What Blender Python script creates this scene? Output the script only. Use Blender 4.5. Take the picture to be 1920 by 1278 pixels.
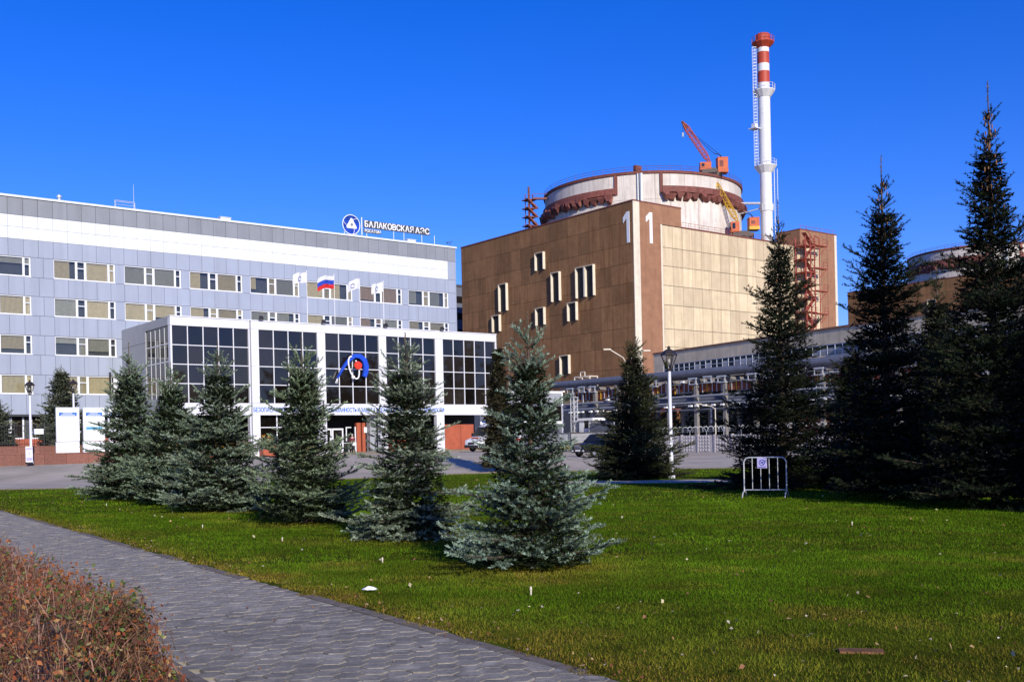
import bpy, bmesh, math, random
import numpy as np
from mathutils import Vector, Matrix
for o in list(bpy.data.objects): bpy.data.objects.remove(o)
S = bpy.context.scene; COL = S.collection
R = math.radians; PI = math.pi
# ---------------------------------------------------------------- camera, sky, sun, exposure
# World axes run along the buildings: +X along the office front (to the right), +Y away from it.
PHI = R(37.8); CA, SA = math.cos(PHI), math.sin(PHI); TH = math.atan(.0216)
def W(X, Y): return (X*CA + Y*SA, -X*SA + Y*CA)          # survey east/north of the viewpoint -> building axes
fw = Vector((SA, CA, 0)); rw = Vector((CA, -SA, 0)); up = Vector((0, 0, 1))
r_ = math.cos(TH)*rw - math.sin(TH)*up; u_ = math.sin(TH)*rw + math.cos(TH)*up
cd = bpy.data.cameras.new('camera'); cam = bpy.data.objects.new('camera', cd); COL.objects.link(cam)
cam.matrix_world = Matrix(((r_.x, u_.x, -fw.x, 0), (r_.y, u_.y, -fw.y, 0), (r_.z, u_.z, -fw.z, 1.65), (0, 0, 0, 1)))
cd.sensor_width = 36; cd.sensor_fit = 'HORIZONTAL'; cd.lens = 36*1970/1920; cd.shift_y = 191/1920
cd.clip_start = .1; cd.clip_end = 6000
S.camera = cam
SUN_EL, SUN_SIDE = R(22), R(16.5)
sdir = Vector((-math.sin(SUN_SIDE)*math.cos(SUN_EL), -math.cos(SUN_SIDE)*math.cos(SUN_EL), math.sin(SUN_EL)))
world = bpy.data.worlds.new('World'); S.world = world; world.use_nodes = True
wn = world.node_tree.nodes; wl = world.node_tree.links; bg = wn['Background']
sky = wn.new('ShaderNodeTexSky'); sky.sky_type = 'NISHITA'; sky.sun_disc = False
sky.sun_elevation = SUN_EL; sky.sun_rotation = PI + SUN_SIDE
sky.altitude = 0; sky.air_density = 1.0; sky.dust_density = .3; sky.ozone_density = 4.0
hs = wn.new('ShaderNodeHueSaturation'); hs.inputs['Saturation'].default_value = 1.35; hs.inputs['Hue'].default_value = .512
tint = wn.new('ShaderNodeVectorMath'); tint.operation = 'MULTIPLY'; tint.inputs[1].default_value = (.80, .84, 1.40)   # a clear, deep blue autumn sky
wl.new(sky.outputs[0], hs.inputs['Color']); wl.new(hs.outputs[0], tint.inputs[0]); wl.new(tint.outputs[0], bg.inputs['Color']); bg.inputs['Strength'].default_value = .13
sl = bpy.data.lights.new('sun', 'SUN'); sun = bpy.data.objects.new('sun', sl); COL.objects.link(sun)
sl.energy = 5.0; sl.angle = R(.53); sl.color = (1, .93, .80)
sun.rotation_euler = (-sdir).to_track_quat('-Z', 'Y').to_euler(); sun.location = (0, 0, 120)
S.view_settings.view_transform = 'Standard'; S.view_settings.look = 'None'
S.view_settings.exposure = 0; S.view_settings.gamma = 1; S.view_settings.use_curve_mapping = False
S.cycles.max_bounces = 6; S.cycles.diffuse_bounces = 2; S.cycles.glossy_bounces = 3; S.cycles.transparent_max_bounces = 12

# ---------------------------------------------------------------- materials
def M(name, col, rough=.75, var=.12, sc=2., rnd=0., streak=0., bump=0., bsc=40., metal=0., spec=.4, attr=None, trans=0., streakc=None, mottle=0., patch=None):
    m = bpy.data.materials.new(name); m.use_nodes = True
    n = m.node_tree.nodes; l = m.node_tree.links; p = n['Principled BSDF']
    p.inputs['Roughness'].default_value = rough; p.inputs['Metallic'].default_value = metal
    p.inputs['Specular IOR Level'].default_value = spec
    geo = n.new('ShaderNodeNewGeometry')
    if attr:
        a = n.new('ShaderNodeAttribute'); a.attribute_name = attr; c = a.outputs['Color']
    else:
        rgb = n.new('ShaderNodeRGB'); rgb.outputs[0].default_value = (*col, 1); c = rgb.outputs[0]
    def mul(c, f):
        v = n.new('ShaderNodeVectorMath'); v.operation = 'SCALE'; l.new(c, v.inputs[0]); l.new(f, v.inputs['Scale']); return v.outputs[0]
    def rng(src, a, b, lo=0, hi=1):
        k = n.new('ShaderNodeMapRange'); l.new(src, k.inputs[0])
        for i, x in enumerate((lo, hi, a, b)): k.inputs[i+1].default_value = x
        return k.outputs[0]
    def noise(scale, vec=None, det=4):
        t = n.new('ShaderNodeTexNoise'); t.inputs['Scale'].default_value = scale; t.inputs['Detail'].default_value = det
        l.new(vec or geo.outputs['Position'], t.inputs['Vector']); return t.outputs['Fac']
    if var: c = mul(c, rng(noise(sc), 1-var, 1+var, .3, .7))
    if mottle: c = mul(c, rng(noise(sc*.17, det=6), 1-mottle, 1+mottle, .35, .65))
    if rnd:
        oi = n.new('ShaderNodeObjectInfo'); c = mul(c, rng(oi.outputs['Random'], 1-rnd, 1+rnd))
    if streak:
        mp = n.new('ShaderNodeMapping'); mp.inputs['Scale'].default_value = (1, 1, .06); l.new(geo.outputs['Position'], mp.inputs[0])
        f = rng(noise(1.4, mp.outputs[0], 5), 0, streak, .48, .72)
        mx = n.new('ShaderNodeMix'); mx.data_type = 'RGBA'; l.new(f, mx.inputs['Factor']); l.new(c, mx.inputs['A'])
        mx.inputs['B'].default_value = (*(streakc or (col[0]*.35, col[1]*.33, col[2]*.3)), 1); c = mx.outputs['Result']
    if patch:     # (amount, colour, scale, threshold): worn or stained patches with a shape of their own
        f = rng(noise(patch[2], det=5), 0, patch[0], patch[3], patch[3]+.10)
        mx = n.new('ShaderNodeMix'); mx.data_type = 'RGBA'; l.new(f, mx.inputs['Factor']); l.new(c, mx.inputs['A'])
        mx.inputs['B'].default_value = (*patch[1], 1); c = mx.outputs['Result']
    l.new(c, p.inputs['Base Color'])
    if bump:
        b = n.new('ShaderNodeBump'); b.inputs['Strength'].default_value = bump; b.inputs['Distance'].default_value = .02
        l.new(noise(bsc), b.inputs['Height']); l.new(b.outputs[0], p.inputs['Normal'])
    if trans:
        t = n.new('ShaderNodeBsdfTranslucent'); l.new(c, t.inputs['Color'])
        mx = n.new('ShaderNodeMixShader'); mx.inputs[0].default_value = trans
        l.new(p.outputs[0], mx.inputs[1]); l.new(t.outputs[0], mx.inputs[2]); l.new(mx.outputs[0], n['Material Output'].inputs[0])
    return m
def glass_mat(name, tint):
    m = bpy.data.materials.new(name); m.use_nodes = True; n = m.node_tree.nodes; l = m.node_tree.links
    g = n.new('ShaderNodeBsdfGlossy'); g.inputs['Roughness'].default_value = .02
    t = n.new('ShaderNodeBsdfTransparent'); t.inputs['Color'].default_value = (*tint, 1)
    f = n.new('ShaderNodeFresnel'); f.inputs[0].default_value = 1.5
    mx = n.new('ShaderNodeMixShader'); l.new(f.outputs[0], mx.inputs[0]); l.new(t.outputs[0], mx.inputs[1]); l.new(g.outputs[0], mx.inputs[2])
    l.new(mx.outputs[0], n['Material Output'].inputs[0]); return m
mt = {}
def mm(k, *a, **kw): mt[k] = M(k, *a, **kw)
mm('white_clad', (.69, .715, .73), .45, .03, .8, rnd=.035, streak=.05)
mm('grey_clad', (.23, .245, .27), .45, .04, .8, rnd=.05, streak=.2)
mm('blue_clad', (.31, .345, .43), .45, .03, .6, rnd=.03, streak=.16)
mm('side_clad', (.30, .31, .34), .5, .05, 1.0, rnd=.04)
mm('trim', (.62, .65, .70), .4, .04, 1)
mm('pvc', (.72, .73, .76), .35, .03, 2)
mm('joint', (.06, .065, .075), .8, .1)
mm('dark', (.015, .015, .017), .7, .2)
mm('blind_beige', (.62, .52, .33), .8, .10, 3, rnd=.26)
mm('blind_grey', (.40, .39, .34), .8, .10, 3, rnd=.26)
mm('blind_brown', (.46, .32, .22), .8, .1, 3, rnd=.12)
mm('hall_white', (.69, .69, .73), .4, .03, .7, streak=.10, rnd=.02)
mm('red_wall', (.36, .085, .04), .6, .15, 1.5, rnd=.06)
mm('granite', (.19, .075, .05), .55, .22, 9, rnd=.14, streak=.25)
mm('asphalt', (.42, .36, .275), .9, .10, 1.1, bump=.3, bsc=60, mottle=.16)
mm('ground', (.07, .065, .035), .95, .25, 2, bump=.4, bsc=20)
mm('turf', (.065, .08, .005), .95, .35, 3.5, spec=.02, bump=.5, bsc=30, mottle=.3)
mm('soil', (.075, .055, .035), .95, .3, 8, bump=.6, bsc=30)
mm('sand', (.50, .45, .38), .95, .25, 14)
mm('paver', (.235, .21, .162), .8, .22, 25, rnd=.18, bump=.35, bsc=90, mottle=.18, patch=(.75, (.42, .38, .30), 2.6, .57))
mm('kerb', (.17, .14, .105), .9, .25, 9, bump=.3, bsc=50)
mm('needle', (0, 0, 0), .65, .0, attr='Col', trans=.10, spec=.2)
mm('grass_blade', (0, 0, 0), .8, .30, .55, attr='Col', trans=.3, spec=.0, mottle=.18)
mm('bark', (.085, .06, .042), .9, .3, 20)
mm('cone', (.23, .105, .04), .8, .25, 20)
mm('twig', (.27, .155, .115), .8, .3, 9)
mm('hedge_leaf', (0, 0, 0), .6, .2, 6, attr='Col', trans=.3)
mm('brown_wall', (.245, .124, .050), .85, .12, 1.1, rnd=.2, streak=.85, streakc=(.17, .070, .018), bump=.3, bsc=6, mottle=.12, patch=(.35, (.34, .235, .12), .9, .63))
mm('brown_band', (.30, .15, .085), .85, .12, .8, rnd=.05, streak=.2)
mm('cream_wall', (.60, .485, .32), .85, .07, .8, rnd=.14, streak=.6, streakc=(.40, .30, .19), mottle=.05, patch=(.3, (.42, .34, .24), .35, .60))
mm('cream_strip', (.66, .59, .47), .85, .08, 1, streak=.2)
mm('dome_white', (.62, .56, .50), .85, .10, .5, rnd=.05, streak=.6, streakc=(.36, .30, .24), mottle=.10, patch=(.5, (.40, .36, .33), .5, .60))
mm('rust_paint', (.20, .066, .050), .75, .2, 1.4, rnd=.2, streak=.4)
mm('rust_steel', (.30, .065, .045), .7, .2, 2)
mm('stack_white', (.70, .70, .71), .5, .05, .4, streak=.08)
mm('stack_red', (.42, .055, .025), .55, .1, .7)
mm('galv', (.52, .54, .56), .45, .1, 3, metal=.3)
mm('crane_orange', (.50, .10, .025), .6, .16, 1.2, rnd=.1)
mm('crane_yellow', (.62, .36, .03), .6, .14, 1.2)
mm('black_metal', (.02, .02, .022), .5, .2)
mm('annex_panel', (.80, .64, .41), .85, .1, .8, rnd=.05, streak=.3)
mm('pipe_blue', (.12, .13, .165), .5, .12, 1.2)
mm('pipe_pale', (.30, .32, .35), .5, .12, 1.2)
mm('concrete', (.20, .185, .175), .9, .14, 2.2, rnd=.06, streak=.25)
mm('fence_conc', (.46, .43, .43), .9, .12, 3, rnd=.05, streak=.2)
mm('tray_rust', (.21, .055, .022), .75, .3, 2.0, rnd=.25, streak=.4)
mm('lamp_pole', (.66, .68, .74), .4, .05, 2)
mm('lantern_metal', (.028, .022, .02), .5, .2)
mm('white_paint', (.80, .80, .80), .4, .05, 2)
mm('sign_white', (.80, .82, .84), .4, .02, 2)
mm('sign_blue', (.03, .14, .45), .4, .05)
mm('sign_cyan', (.08, .32, .50), .4, .05)
mm('sign_lilac', (.42, .38, .66), .5, .1, 6)
mm('logo_blue', (.012, .045, .30), .3, .5, .9)
mm('sky_blue', (.10, .36, .78), .35, .2, 1)
mm('letter_white', (.85, .85, .87), .4, .02)
mm('slogan_blue', (.03, .16, .55), .5, .03)
mm('emblem_blue', (.015, .07, .52), .35, .1, 2)
mm('emblem_red', (.70, .045, .02), .35, .06, 2)
mm('flag_white', (.80, .80, .82), .8, .04, trans=.3)
mm('flag_blue', (.02, .06, .45), .8, .05, trans=.2)
mm('flag_red', (.60, .02, .02), .8, .05, trans=.2)
mm('car_black', (.008, .009, .012), .12, .05, spec=.6)
mm('car_white', (.80, .80, .82), .2, .03, spec=.5)
mm('red_stripe', (.50, .05, .03), .4, .05)
mm('tyre', (.015, .015, .015), .85, .2)
mm('rim', (.45, .45, .47), .3, .1, metal=.6)
mm('car_glass', (.015, .017, .018), .10, 0, spec=.12)
mm('headlight', (.65, .68, .72), .12, .1, spec=.8)
mm('yellow', (.70, .46, .04), .6, .1)
mm('skin', (.50, .30, .22), .6, .05)
mm('jacket', (.13, .012, .03), .8, .15, 9)
mm('trousers', (.03, .025, .035), .85, .15, 9)
mm('hair', (.42, .40, .38), .8, .2, 20)
mm('plastic', (.82, .83, .85), .35, .04)
mm('plank', (.17, .075, .03), .9, .35, 9)
mm('peg', (.60, .54, .42), .7, .1, 8)
mm('leaf_dry', (0, 0, 0), .7, .15, 9, attr='Col', trans=.2)
mm('autumn_shrub', (.50, .24, .03), .8, .3, 6, trans=.2)
mm('wood_belt', (.03, .038, .018), .9, .4, .2)
mm('pale_metal_sheet', (.50, .53, .55), .5, .08, 1)
mm('whitewash', (.72, .72, .68), .8, .08, 1.5, streak=.15)
mt['pane'] = glass_mat('pane', (.90, .91, .90))
mt['dark_glass'] = M('dark_glass', (.013, .010, .008), .03, .25, .5, spec=.62, rnd=.6)
mt['lantern_glass'] = glass_mat('lantern_glass', (.85, .83, .78))
def mat(k): return mt[k] if isinstance(k, str) else k

# ---------------------------------------------------------------- mesh helpers
class MB:
    def __init__(s): s.v = []; s.f = []
    def add(s, vs, fs):
        k = len(s.v); s.v += [tuple(p) for p in vs]; s.f += [tuple(i+k for i in f) for f in fs]; return s
    def box(s, x0, y0, z0, x1, y1, z1):
        return s.add([(x0,y0,z0),(x1,y0,z0),(x1,y1,z0),(x0,y1,z0),(x0,y0,z1),(x1,y0,z1),(x1,y1,z1),(x0,y1,z1)],
                     [(0,3,2,1),(4,5,6,7),(0,1,5,4),(1,2,6,5),(2,3,7,6),(3,0,4,7)])
    def cbox(s, c, d): return s.box(c[0]-d[0]/2, c[1]-d[1]/2, c[2]-d[2]/2, c[0]+d[0]/2, c[1]+d[1]/2, c[2]+d[2]/2)
    def chamfer(s, x0, y0, z0, x1, y1, z1, c):   # box with its -y face chamfered (panels)
        return s.add([(x0,y1,z0),(x1,y1,z0),(x1,y1,z1),(x0,y1,z1),(x0,y0+c,z0),(x1,y0+c,z0),(x1,y0+c,z1),(x0,y0+c,z1),
                      (x0+c,y0,z0+c),(x1-c,y0,z0+c),(x1-c,y0,z1-c),(x0+c,y0,z1-c)],
                     [(0,3,2,1),(0,1,5,4),(1,2,6,5),(2,3,7,6),(3,0,4,7),(4,5,9,8),(5,6,10,9),(6,7,11,10),(7,4,8,11),(8,9,10,11)])
    def tube(s, p, q, r0, r1=None, n=8, cap=True):
        r1 = r0 if r1 is None else r1; p = Vector(p); q = Vector(q); d = q-p
        if d.length < 1e-6: return s
        d.normalize(); a = d.cross(Vector((0,0,1)) if abs(d.z) < .95 else Vector((1,0,0))).normalized(); b = d.cross(a)
        vs = [c + (a*math.cos(2*PI*i/n) + b*math.sin(2*PI*i/n))*r for c, r in ((p, r0), (q, r1)) for i in range(n)]
        fs = [(i, n+i, n+(i+1)%n, (i+1)%n) for i in range(n)]
        if cap: fs += [tuple(range(n)), tuple(range(2*n-1, n-1, -1))]
        return s.add(vs, fs)
    def path(s, pts, r, n=6):
        for a, b in zip(pts, pts[1:]): s.tube(a, b, r, n=n)
        return s
    def lathe(s, prof, c=(0,0,0), n=24, a0=0, a1=2*PI):
        full = abs(a1-a0-2*PI) < 1e-6; m = n if full else n+1; vs = []; fs = []
        for r, z in prof:
            for i in range(m):
                a = a0+(a1-a0)*i/n; vs.append((c[0]+r*math.cos(a), c[1]+r*math.sin(a), c[2]+z))
        for j in range(len(prof)-1):
            for i in range(n): fs.append((j*m+i, j*m+(i+1)%m, (j+1)*m+(i+1)%m, (j+1)*m+i))
        return s.add(vs, fs)
    def arcblock(s, c, r0, r1, z0, z1, a0, a1, n=6):     # a curved block of a ring
        vs = []; fs = []
        for i in range(n+1):
            a = a0+(a1-a0)*i/n
            for r, z in ((r0,z0),(r1,z0),(r1,z1),(r0,z1)): vs.append((c[0]+r*math.cos(a), c[1]+r*math.sin(a), z))
        for i in range(n):
            for j in range(4): fs.append((4*i+j, 4*i+4+j, 4*i+4+(j+1)%4, 4*i+(j+1)%4)[::-1])
        fs += [(0,1,2,3)[::-1], tuple(4*n+j for j in range(4))]
        return s.add(vs, fs)
    def prism(s, pts, y0, y1):   # x,z outline extruded along y
        n = len(pts); vs = [(x, y0, z) for x, z in pts] + [(x, y1, z) for x, z in pts]
        return s.add(vs, [tuple(range(n)), tuple(range(2*n-1, n-1, -1))] + [(i, n+i, n+(i+1)%n, (i+1)%n) for i in range(n)])
    def ball(s, c, r, n=10, sz=1):
        return s.lathe([(r*math.sin(PI*j/6)+1e-4, -r*sz*math.cos(PI*j/6)) for j in range(7)], c, n)
    def mesh(s, name, m, smooth=False, off=None):
        me = bpy.data.meshes.new(name)
        v = s.v if off is None else [(x-off[0], y-off[1], z-off[2]) for x, y, z in s.v]
        me.from_pydata(v, [], s.f); me.materials.append(mat(m))
        bm = bmesh.new(); bm.from_mesh(me); bmesh.ops.recalc_face_normals(bm, faces=bm.faces); bm.to_mesh(me); bm.free()
        if smooth:
            me.polygons.foreach_set('use_smooth', [True]*len(me.polygons)); me.set_sharp_from_angle(angle=R(40))
        return me
def link(name, data, parent=None, loc=None, rot=None):
    o = bpy.data.objects.new(name, data); COL.objects.link(o)
    if parent is not None: o.parent = parent
    if loc is not None: o.location = loc
    if rot is not None: o.rotation_euler = rot
    return o
def part(name, mb, m, parent, world=None, smooth=False, loc=None, rot=None, stuff=False, label=None):
    o = link(name, mb.mesh(name, m, smooth, world), parent, loc, rot)
    if stuff: o['kind'] = 'stuff'
    if label: o['label'] = label
    return o
def thing(name, label, cat, loc=(0,0,0), rz=0, group=None):
    o = bpy.data.objects.new(name, None); COL.objects.link(o); o.empty_display_size = .3
    o.location = loc; o.rotation_euler = (0, 0, rz); tag(o, label, cat, group); return o
def tag(o, label, cat, group=None):
    o['label'] = label; o['category'] = cat
    if group: o['group'] = group
    return o
def struct(name, mb, m, smooth=False):
    o = link(name, mb if isinstance(mb, bpy.types.Mesh) else mb.mesh(name, m, smooth)); o['kind'] = 'structure'; return o
def copy_tree(o, parent=None):
    c = o.copy(); COL.objects.link(c)
    if parent is not None: c.parent = parent
    for ch in list(o.children): copy_tree(ch, c)
    return c
def dup(o, label, loc, rz=None, scale=None, group=None):
    c = copy_tree(o); c['label'] = label; c.location = loc
    if rz is not None: c.rotation_euler = (0, 0, rz)
    if scale: c.scale = (scale,)*3
    if group: c['group'] = group
    return c
def tri_mesh(name, P, m, cols=None):
    """P: (n,3,3) triangles"""
    n = len(P); me = bpy.data.meshes.new(name)
    me.vertices.add(n*3); me.vertices.foreach_set('co', P.reshape(-1).astype(np.float32))
    me.loops.add(n*3); me.loops.foreach_set('vertex_index', np.arange(n*3, dtype=np.int32))
    me.polygons.add(n); me.polygons.foreach_set('loop_start', np.arange(0, n*3, 3, dtype=np.int32))
    if cols is not None:
        at = me.color_attributes.new('Col', 'FLOAT_COLOR', 'POINT')
        c = np.ones((n, 3, 4), np.float32); c[:, :, :3] = cols[:, None, :] if cols.ndim == 2 else cols
        at.data.foreach_set('color', c.reshape(-1))
    me.update(); me.materials.append(mat(m)); return me
def text_mesh(txt, size, depth, m, name='lettering'):
    cu = bpy.data.curves.new(name, 'FONT'); cu.body = txt; cu.size = size; cu.extrude = depth/2; cu.resolution_u = 2; cu.offset = size*.012
    ob = bpy.data.objects.new(name, cu); COL.objects.link(ob)
    dg = bpy.context.evaluated_depsgraph_get(); me = bpy.data.meshes.new_from_object(ob.evaluated_get(dg))
    bpy.data.objects.remove(ob); bpy.data.curves.remove(cu)
    me.materials.clear(); me.materials.append(mat(m)); me.name = name
    co = np.empty(len(me.vertices)*3, np.float32); me.vertices.foreach_get('co', co); co = co.reshape(-1, 3)
    return me, co[:, 0].min(), co[:, 0].max(), co[:, 1].min(), co[:, 1].max()
def ss(t): t = np.clip(t, 0, 1); return t*t*(3-2*t)
def terr(X, Y): return .95*ss((Y-60)/16)*(1-ss((X+4)/18))
def tz(a, b): return float(terr(a*CA-b*SA, a*SA+b*CA))

# ---------------------------------------------------------------- ground, yard, lawn, path
def grid_sheet(name, xs, ys, zf, m):
    X, Y = np.meshgrid(xs, ys, indexing='ij'); Z = zf(X, Y); A = X*CA+Y*SA; B = -X*SA+Y*CA
    v = np.stack([A, B, Z], -1).reshape(-1, 3); ny = len(ys); f = []
    for i in range(len(xs)-1):
        for j in range(ny-1): f.append((i*ny+j, (i+1)*ny+j, (i+1)*ny+j+1, i*ny+j+1))
    mb = MB(); mb.v = [tuple(p) for p in v]; mb.f = f
    return struct(name, mb.mesh(name, m, True), m)
fine = list(np.arange(-90, 181, 6.))
grid_sheet('ground', np.array([-2500, -600, -200]+fine+[300, 700, 2500]), np.array([-2500, -300, -60, -20, 0, 20, 40]+list(np.arange(50, 200, 5.))+[300, 700, 2500]),
           lambda X, Y: terr(X, Y)-.16, 'ground')
EDGE = [(-60, 52), (-29.5, 49.6), (-23.6, 48.3), (-19.3, 47.7), (-7.14, 53.8), (-2.84, 57.6), (5.4, 59), (11.4, 57.6), (70, 57)]
def edge_y(x): return np.interp(x, [p[0] for p in EDGE], [p[1] for p in EDGE])
xs = np.array(sorted(set(list(np.arange(-60, 71, 4.))+[p[0] for p in EDGE])))
mb = MB(); rows = [0, .5, 1.5, 3, 5, 8, 11, 14, 18, 23, 30, 45, 70, 110, 160]; nr = len(rows)
for x in xs:
    y0 = float(edge_y(x))
    for k in rows: mb.v.append((*W(x, y0+k), float(terr(x, y0+k))-.06))
for i in range(len(xs)-1):
    for j in range(nr-1): mb.f.append((i*nr+j, (i+1)*nr+j, (i+1)*nr+j+1, i*nr+j+1))
struct('asphalt_yard', mb.mesh('asphalt_yard', 'asphalt', True), 'asphalt')
PD = (-.555, .832); PN = (.832, .555)              # the path's direction and its right-hand normal
def PW(u, n): return W(PD[0]*u+PN[0]*n, PD[1]*u+PN[1]*n)
N0, N1 = 2.30, 4.49
POLY = [(PD[0]*u+PN[0]*(N1+.1), PD[1]*u+PN[1]*(N1+.1)) for u in (-12, 55.2)] + EDGE[2:8] + [(45, 57.2), (45, -20)]
lawn = MB().add([(*W(x, y), 0) for x, y in POLY], [tuple(range(len(POLY)))])
struct('lawn', lawn, 'turf')
kb = MB()
for (x0, y0), (x1, y1) in zip(EDGE[1:-1], EDGE[2:]):
    dx, dy = x1-x0, y1-y0; L = math.hypot(dx, dy); nx, ny = -dy/L*.16, dx/L*.16
    P = [W(x0, y0), W(x1, y1), W(x1+nx, y1+ny), W(x0+nx, y0+ny)]
    kb.add([(*p, z) for z in (-.1, .05) for p in P], [(4,5,6,7), (0,1,5,4), (1,2,6,5), (2,3,7,6), (3,0,4,7)])
struct('yard_kerb', kb, 'kerb')
strip = MB().add([(*W(x, y), .005) for x, y in [(1.5, 44.2), (22, 39.6), (22, 36.6), (1.5, 41)]], [(0,1,2,3)])
struct('cross_path', strip, 'asphalt')
path = MB().add([(*PW(u, n), -.025) for u, n in [(-12, N0-.02), (-12, N1+.02), (55, N1+.02), (55, N0-.02)]], [(0,1,2,3)])
path = struct('paved_path', path, 'sand')
kb = MB()
rg = random.Random(3); u = -4.
while u < 52:
    for a, b, h in ((N1, N1+.13, .003), (N0-.09, N0, .02)):
        j = rg.uniform(-.01, .01); z = h+rg.uniform(-.008, .008); P = [PW(u, a+j), PW(u, b+j), PW(u+.985, b+j), PW(u+.985, a+j)]
        kb.add([(*p, zz) for zz in (-.1, z) for p in P], [(4,5,6,7), (0,1,5,4), (1,2,6,5), (2,3,7,6), (3,0,4,7)])
    u += 1
struct('path_kerb', kb, 'kerb')
soil = MB().add([(*PW(u, n), -.02) for u, n in [(-6, -9), (-6, N0-.09), (55, N0-.09), (55, -9)]], [(0,1,2,3)])
struct('hedge_bed', soil, 'soil')
def hexa(mb, u, n, r, z, tilt=(0, 0), loc=False):
    pts = [(u+r*math.cos(PI/3*k), n+r*math.sin(PI/3*k)) for k in range(6)]
    top = []; mid = []; bot = []
    for (a, b) in pts:
        ua, nb = u+(a-u)*.93, n+(b-n)*.93; zz = z+(a-u)*tilt[0]+(b-n)*tilt[1]
        f = (lambda p, q: PW(p, q)) if not loc else (lambda p, q: (PD_L[0]*p+PN_L[0]*q, PD_L[1]*p+PN_L[1]*q))
        top.append((*f(ua, nb), zz)); mid.append((*f(a, b), zz-.006)); bot.append((*f(a, b), zz-.05))
    mb.add(top+mid+bot, [(0,1,2,3,4,5)] + [(i, 6+i, 6+(i+1)%6, (i+1)%6) for i in range(6)] + [(6+i, 12+i, 12+(i+1)%6, 6+(i+1)%6) for i in range(6)])
PD_L = Vector(W(*PD)); PN_L = Vector(W(*PN))
rg = random.Random(11); pm = MB(); hexa(pm, 0, 0, .1115, 0, loc=True)
pav_me = pm.mesh('paver', 'paver'); far = MB(); cnt = 0; i = 0; u = 5.6
while u < 46:
    n = N0+.1+(.1 if i % 2 else 0)
    while n < N1+.02:
        x = PD[0]*u+PN[0]*n; y = PD[1]*u+PN[1]*n
        if y > 6.4 and x > -.55*y-.6:
            tl = (rg.gauss(0, .012), rg.gauss(0, .012)); dz = rg.gauss(0, .0018)
            if cnt < 300:
                o = link('paver', pav_me, path, (*PW(u, n), dz), (tl[0], tl[1], rg.gauss(0, .012))); cnt += 1
            else: hexa(far, u, n, .1115, dz, tl)
        n += .2
    u += .1732; i += 1
part('paver', far, 'paver', path, stuff=True)

# grass
rg = np.random.default_rng(5)
def in_lawn(X, Y):
    n = X*PN[0]+Y*PN[1]
    return (n > N1+.11+.06*np.sin(Y*9)+.05*np.sin(Y*3.1)) & (Y < edge_y(X)-.1)
def grass(n, y0, y1, w, h, dens_pow=1.):
    Y = y0+(y1-y0)*rg.random(n)**dens_pow; X = (rg.random(n)*2-1)*(.56*Y+1.5)
    k = in_lawn(X, Y) & ~((Y > 44.2-(X-1.5)*.224-3.4) & (Y < 44.3-(X-1.5)*.224) & (X > 1.5))
    X, Y = X[k], Y[k]; n = len(X)
    A = X*CA+Y*SA; B = -X*SA+Y*CA; az = rg.random(n)*2*PI; ln = h*(.45+.8*rg.random(n)); ww = w*(.6+.8*rg.random(n)); lean = .15+.85*rg.random(n)
    P = np.zeros((n, 3, 3)); P[:, 0, 0] = A-np.cos(az)*ww; P[:, 0, 1] = B-np.sin(az)*ww; P[:, 1, 0] = A+np.cos(az)*ww; P[:, 1, 1] = B+np.sin(az)*ww
    a2 = rg.random(n)*2*PI; P[:, 2, 0] = A+np.cos(a2)*ln*lean; P[:, 2, 1] = B+np.sin(a2)*ln*lean; P[:, 2, 2] = ln*np.sqrt(np.maximum(.1, 1-lean**2*.8))
    P[:, :2, 2] = -.005
    nn = X*PN[0]+Y*PN[1]-N1
    # dry straw near the path edge and in broad worn patches
    pt = np.sin(X*1.3+2*np.sin(Y*.7))*np.sin(Y*1.1+1.5*np.sin(X*.9)) + .5*np.sin(X*3.7+Y*2.9)
    dry = np.clip(.85*np.exp(-np.maximum(nn-.1, 0)/.45) + .24*(pt > .55) + .26*(np.sin(X*2.3+Y*1.1)*np.sin(Y*2.7-X) > .5)*(Y < 16) + .42*np.clip((11-Y)/3, 0, 1) + rg.normal(0, .14, n), 0, 1)
    for (tx, ty) in [(.14, 13.75), (-1.86, 18.7), (-4.55, 22.95), (-7.78, 27.97)]:
        dry = np.clip(dry + .6*np.exp(-(((X-tx)**2+(Y-ty)**2)/1.9)), 0, 1)
    g = np.array([.050, .140, .005]); g2 = np.array([.110, .192, .008]); s_ = np.array([.29, .22, .03]); br = np.array([.15, .085, .035])
    t = rg.random(n)[:, None]; c = g*(1-t)+g2*t; sd = np.where(rg.random(n)[:, None] < .3, br, s_)
    d = dry[:, None]; c = c*(1-d)+sd*d; c *= (.7+.6*rg.random(n))[:, None]; clump = np.sin(X*4.1+1.7*np.sin(Y*3.3))*np.sin(Y*3.7+2*np.sin(X*2.1)); c *= (.98+.17*clump)[:, None]; P[:, 2, 2] *= 1+.2*clump
    return P, c
sets = [grass(330000, 6.0, 15, .0042, .034, .8), grass(240000, 15, 28, .008, .042, .85), grass(140000, 28, 60, .017, .05)]
go = link('grass', tri_mesh('grass', np.concatenate([s[0] for s in sets]), 'grass_blade', np.concatenate([s[1] for s in sets]))); go['kind'] = 'stuff'

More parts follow.
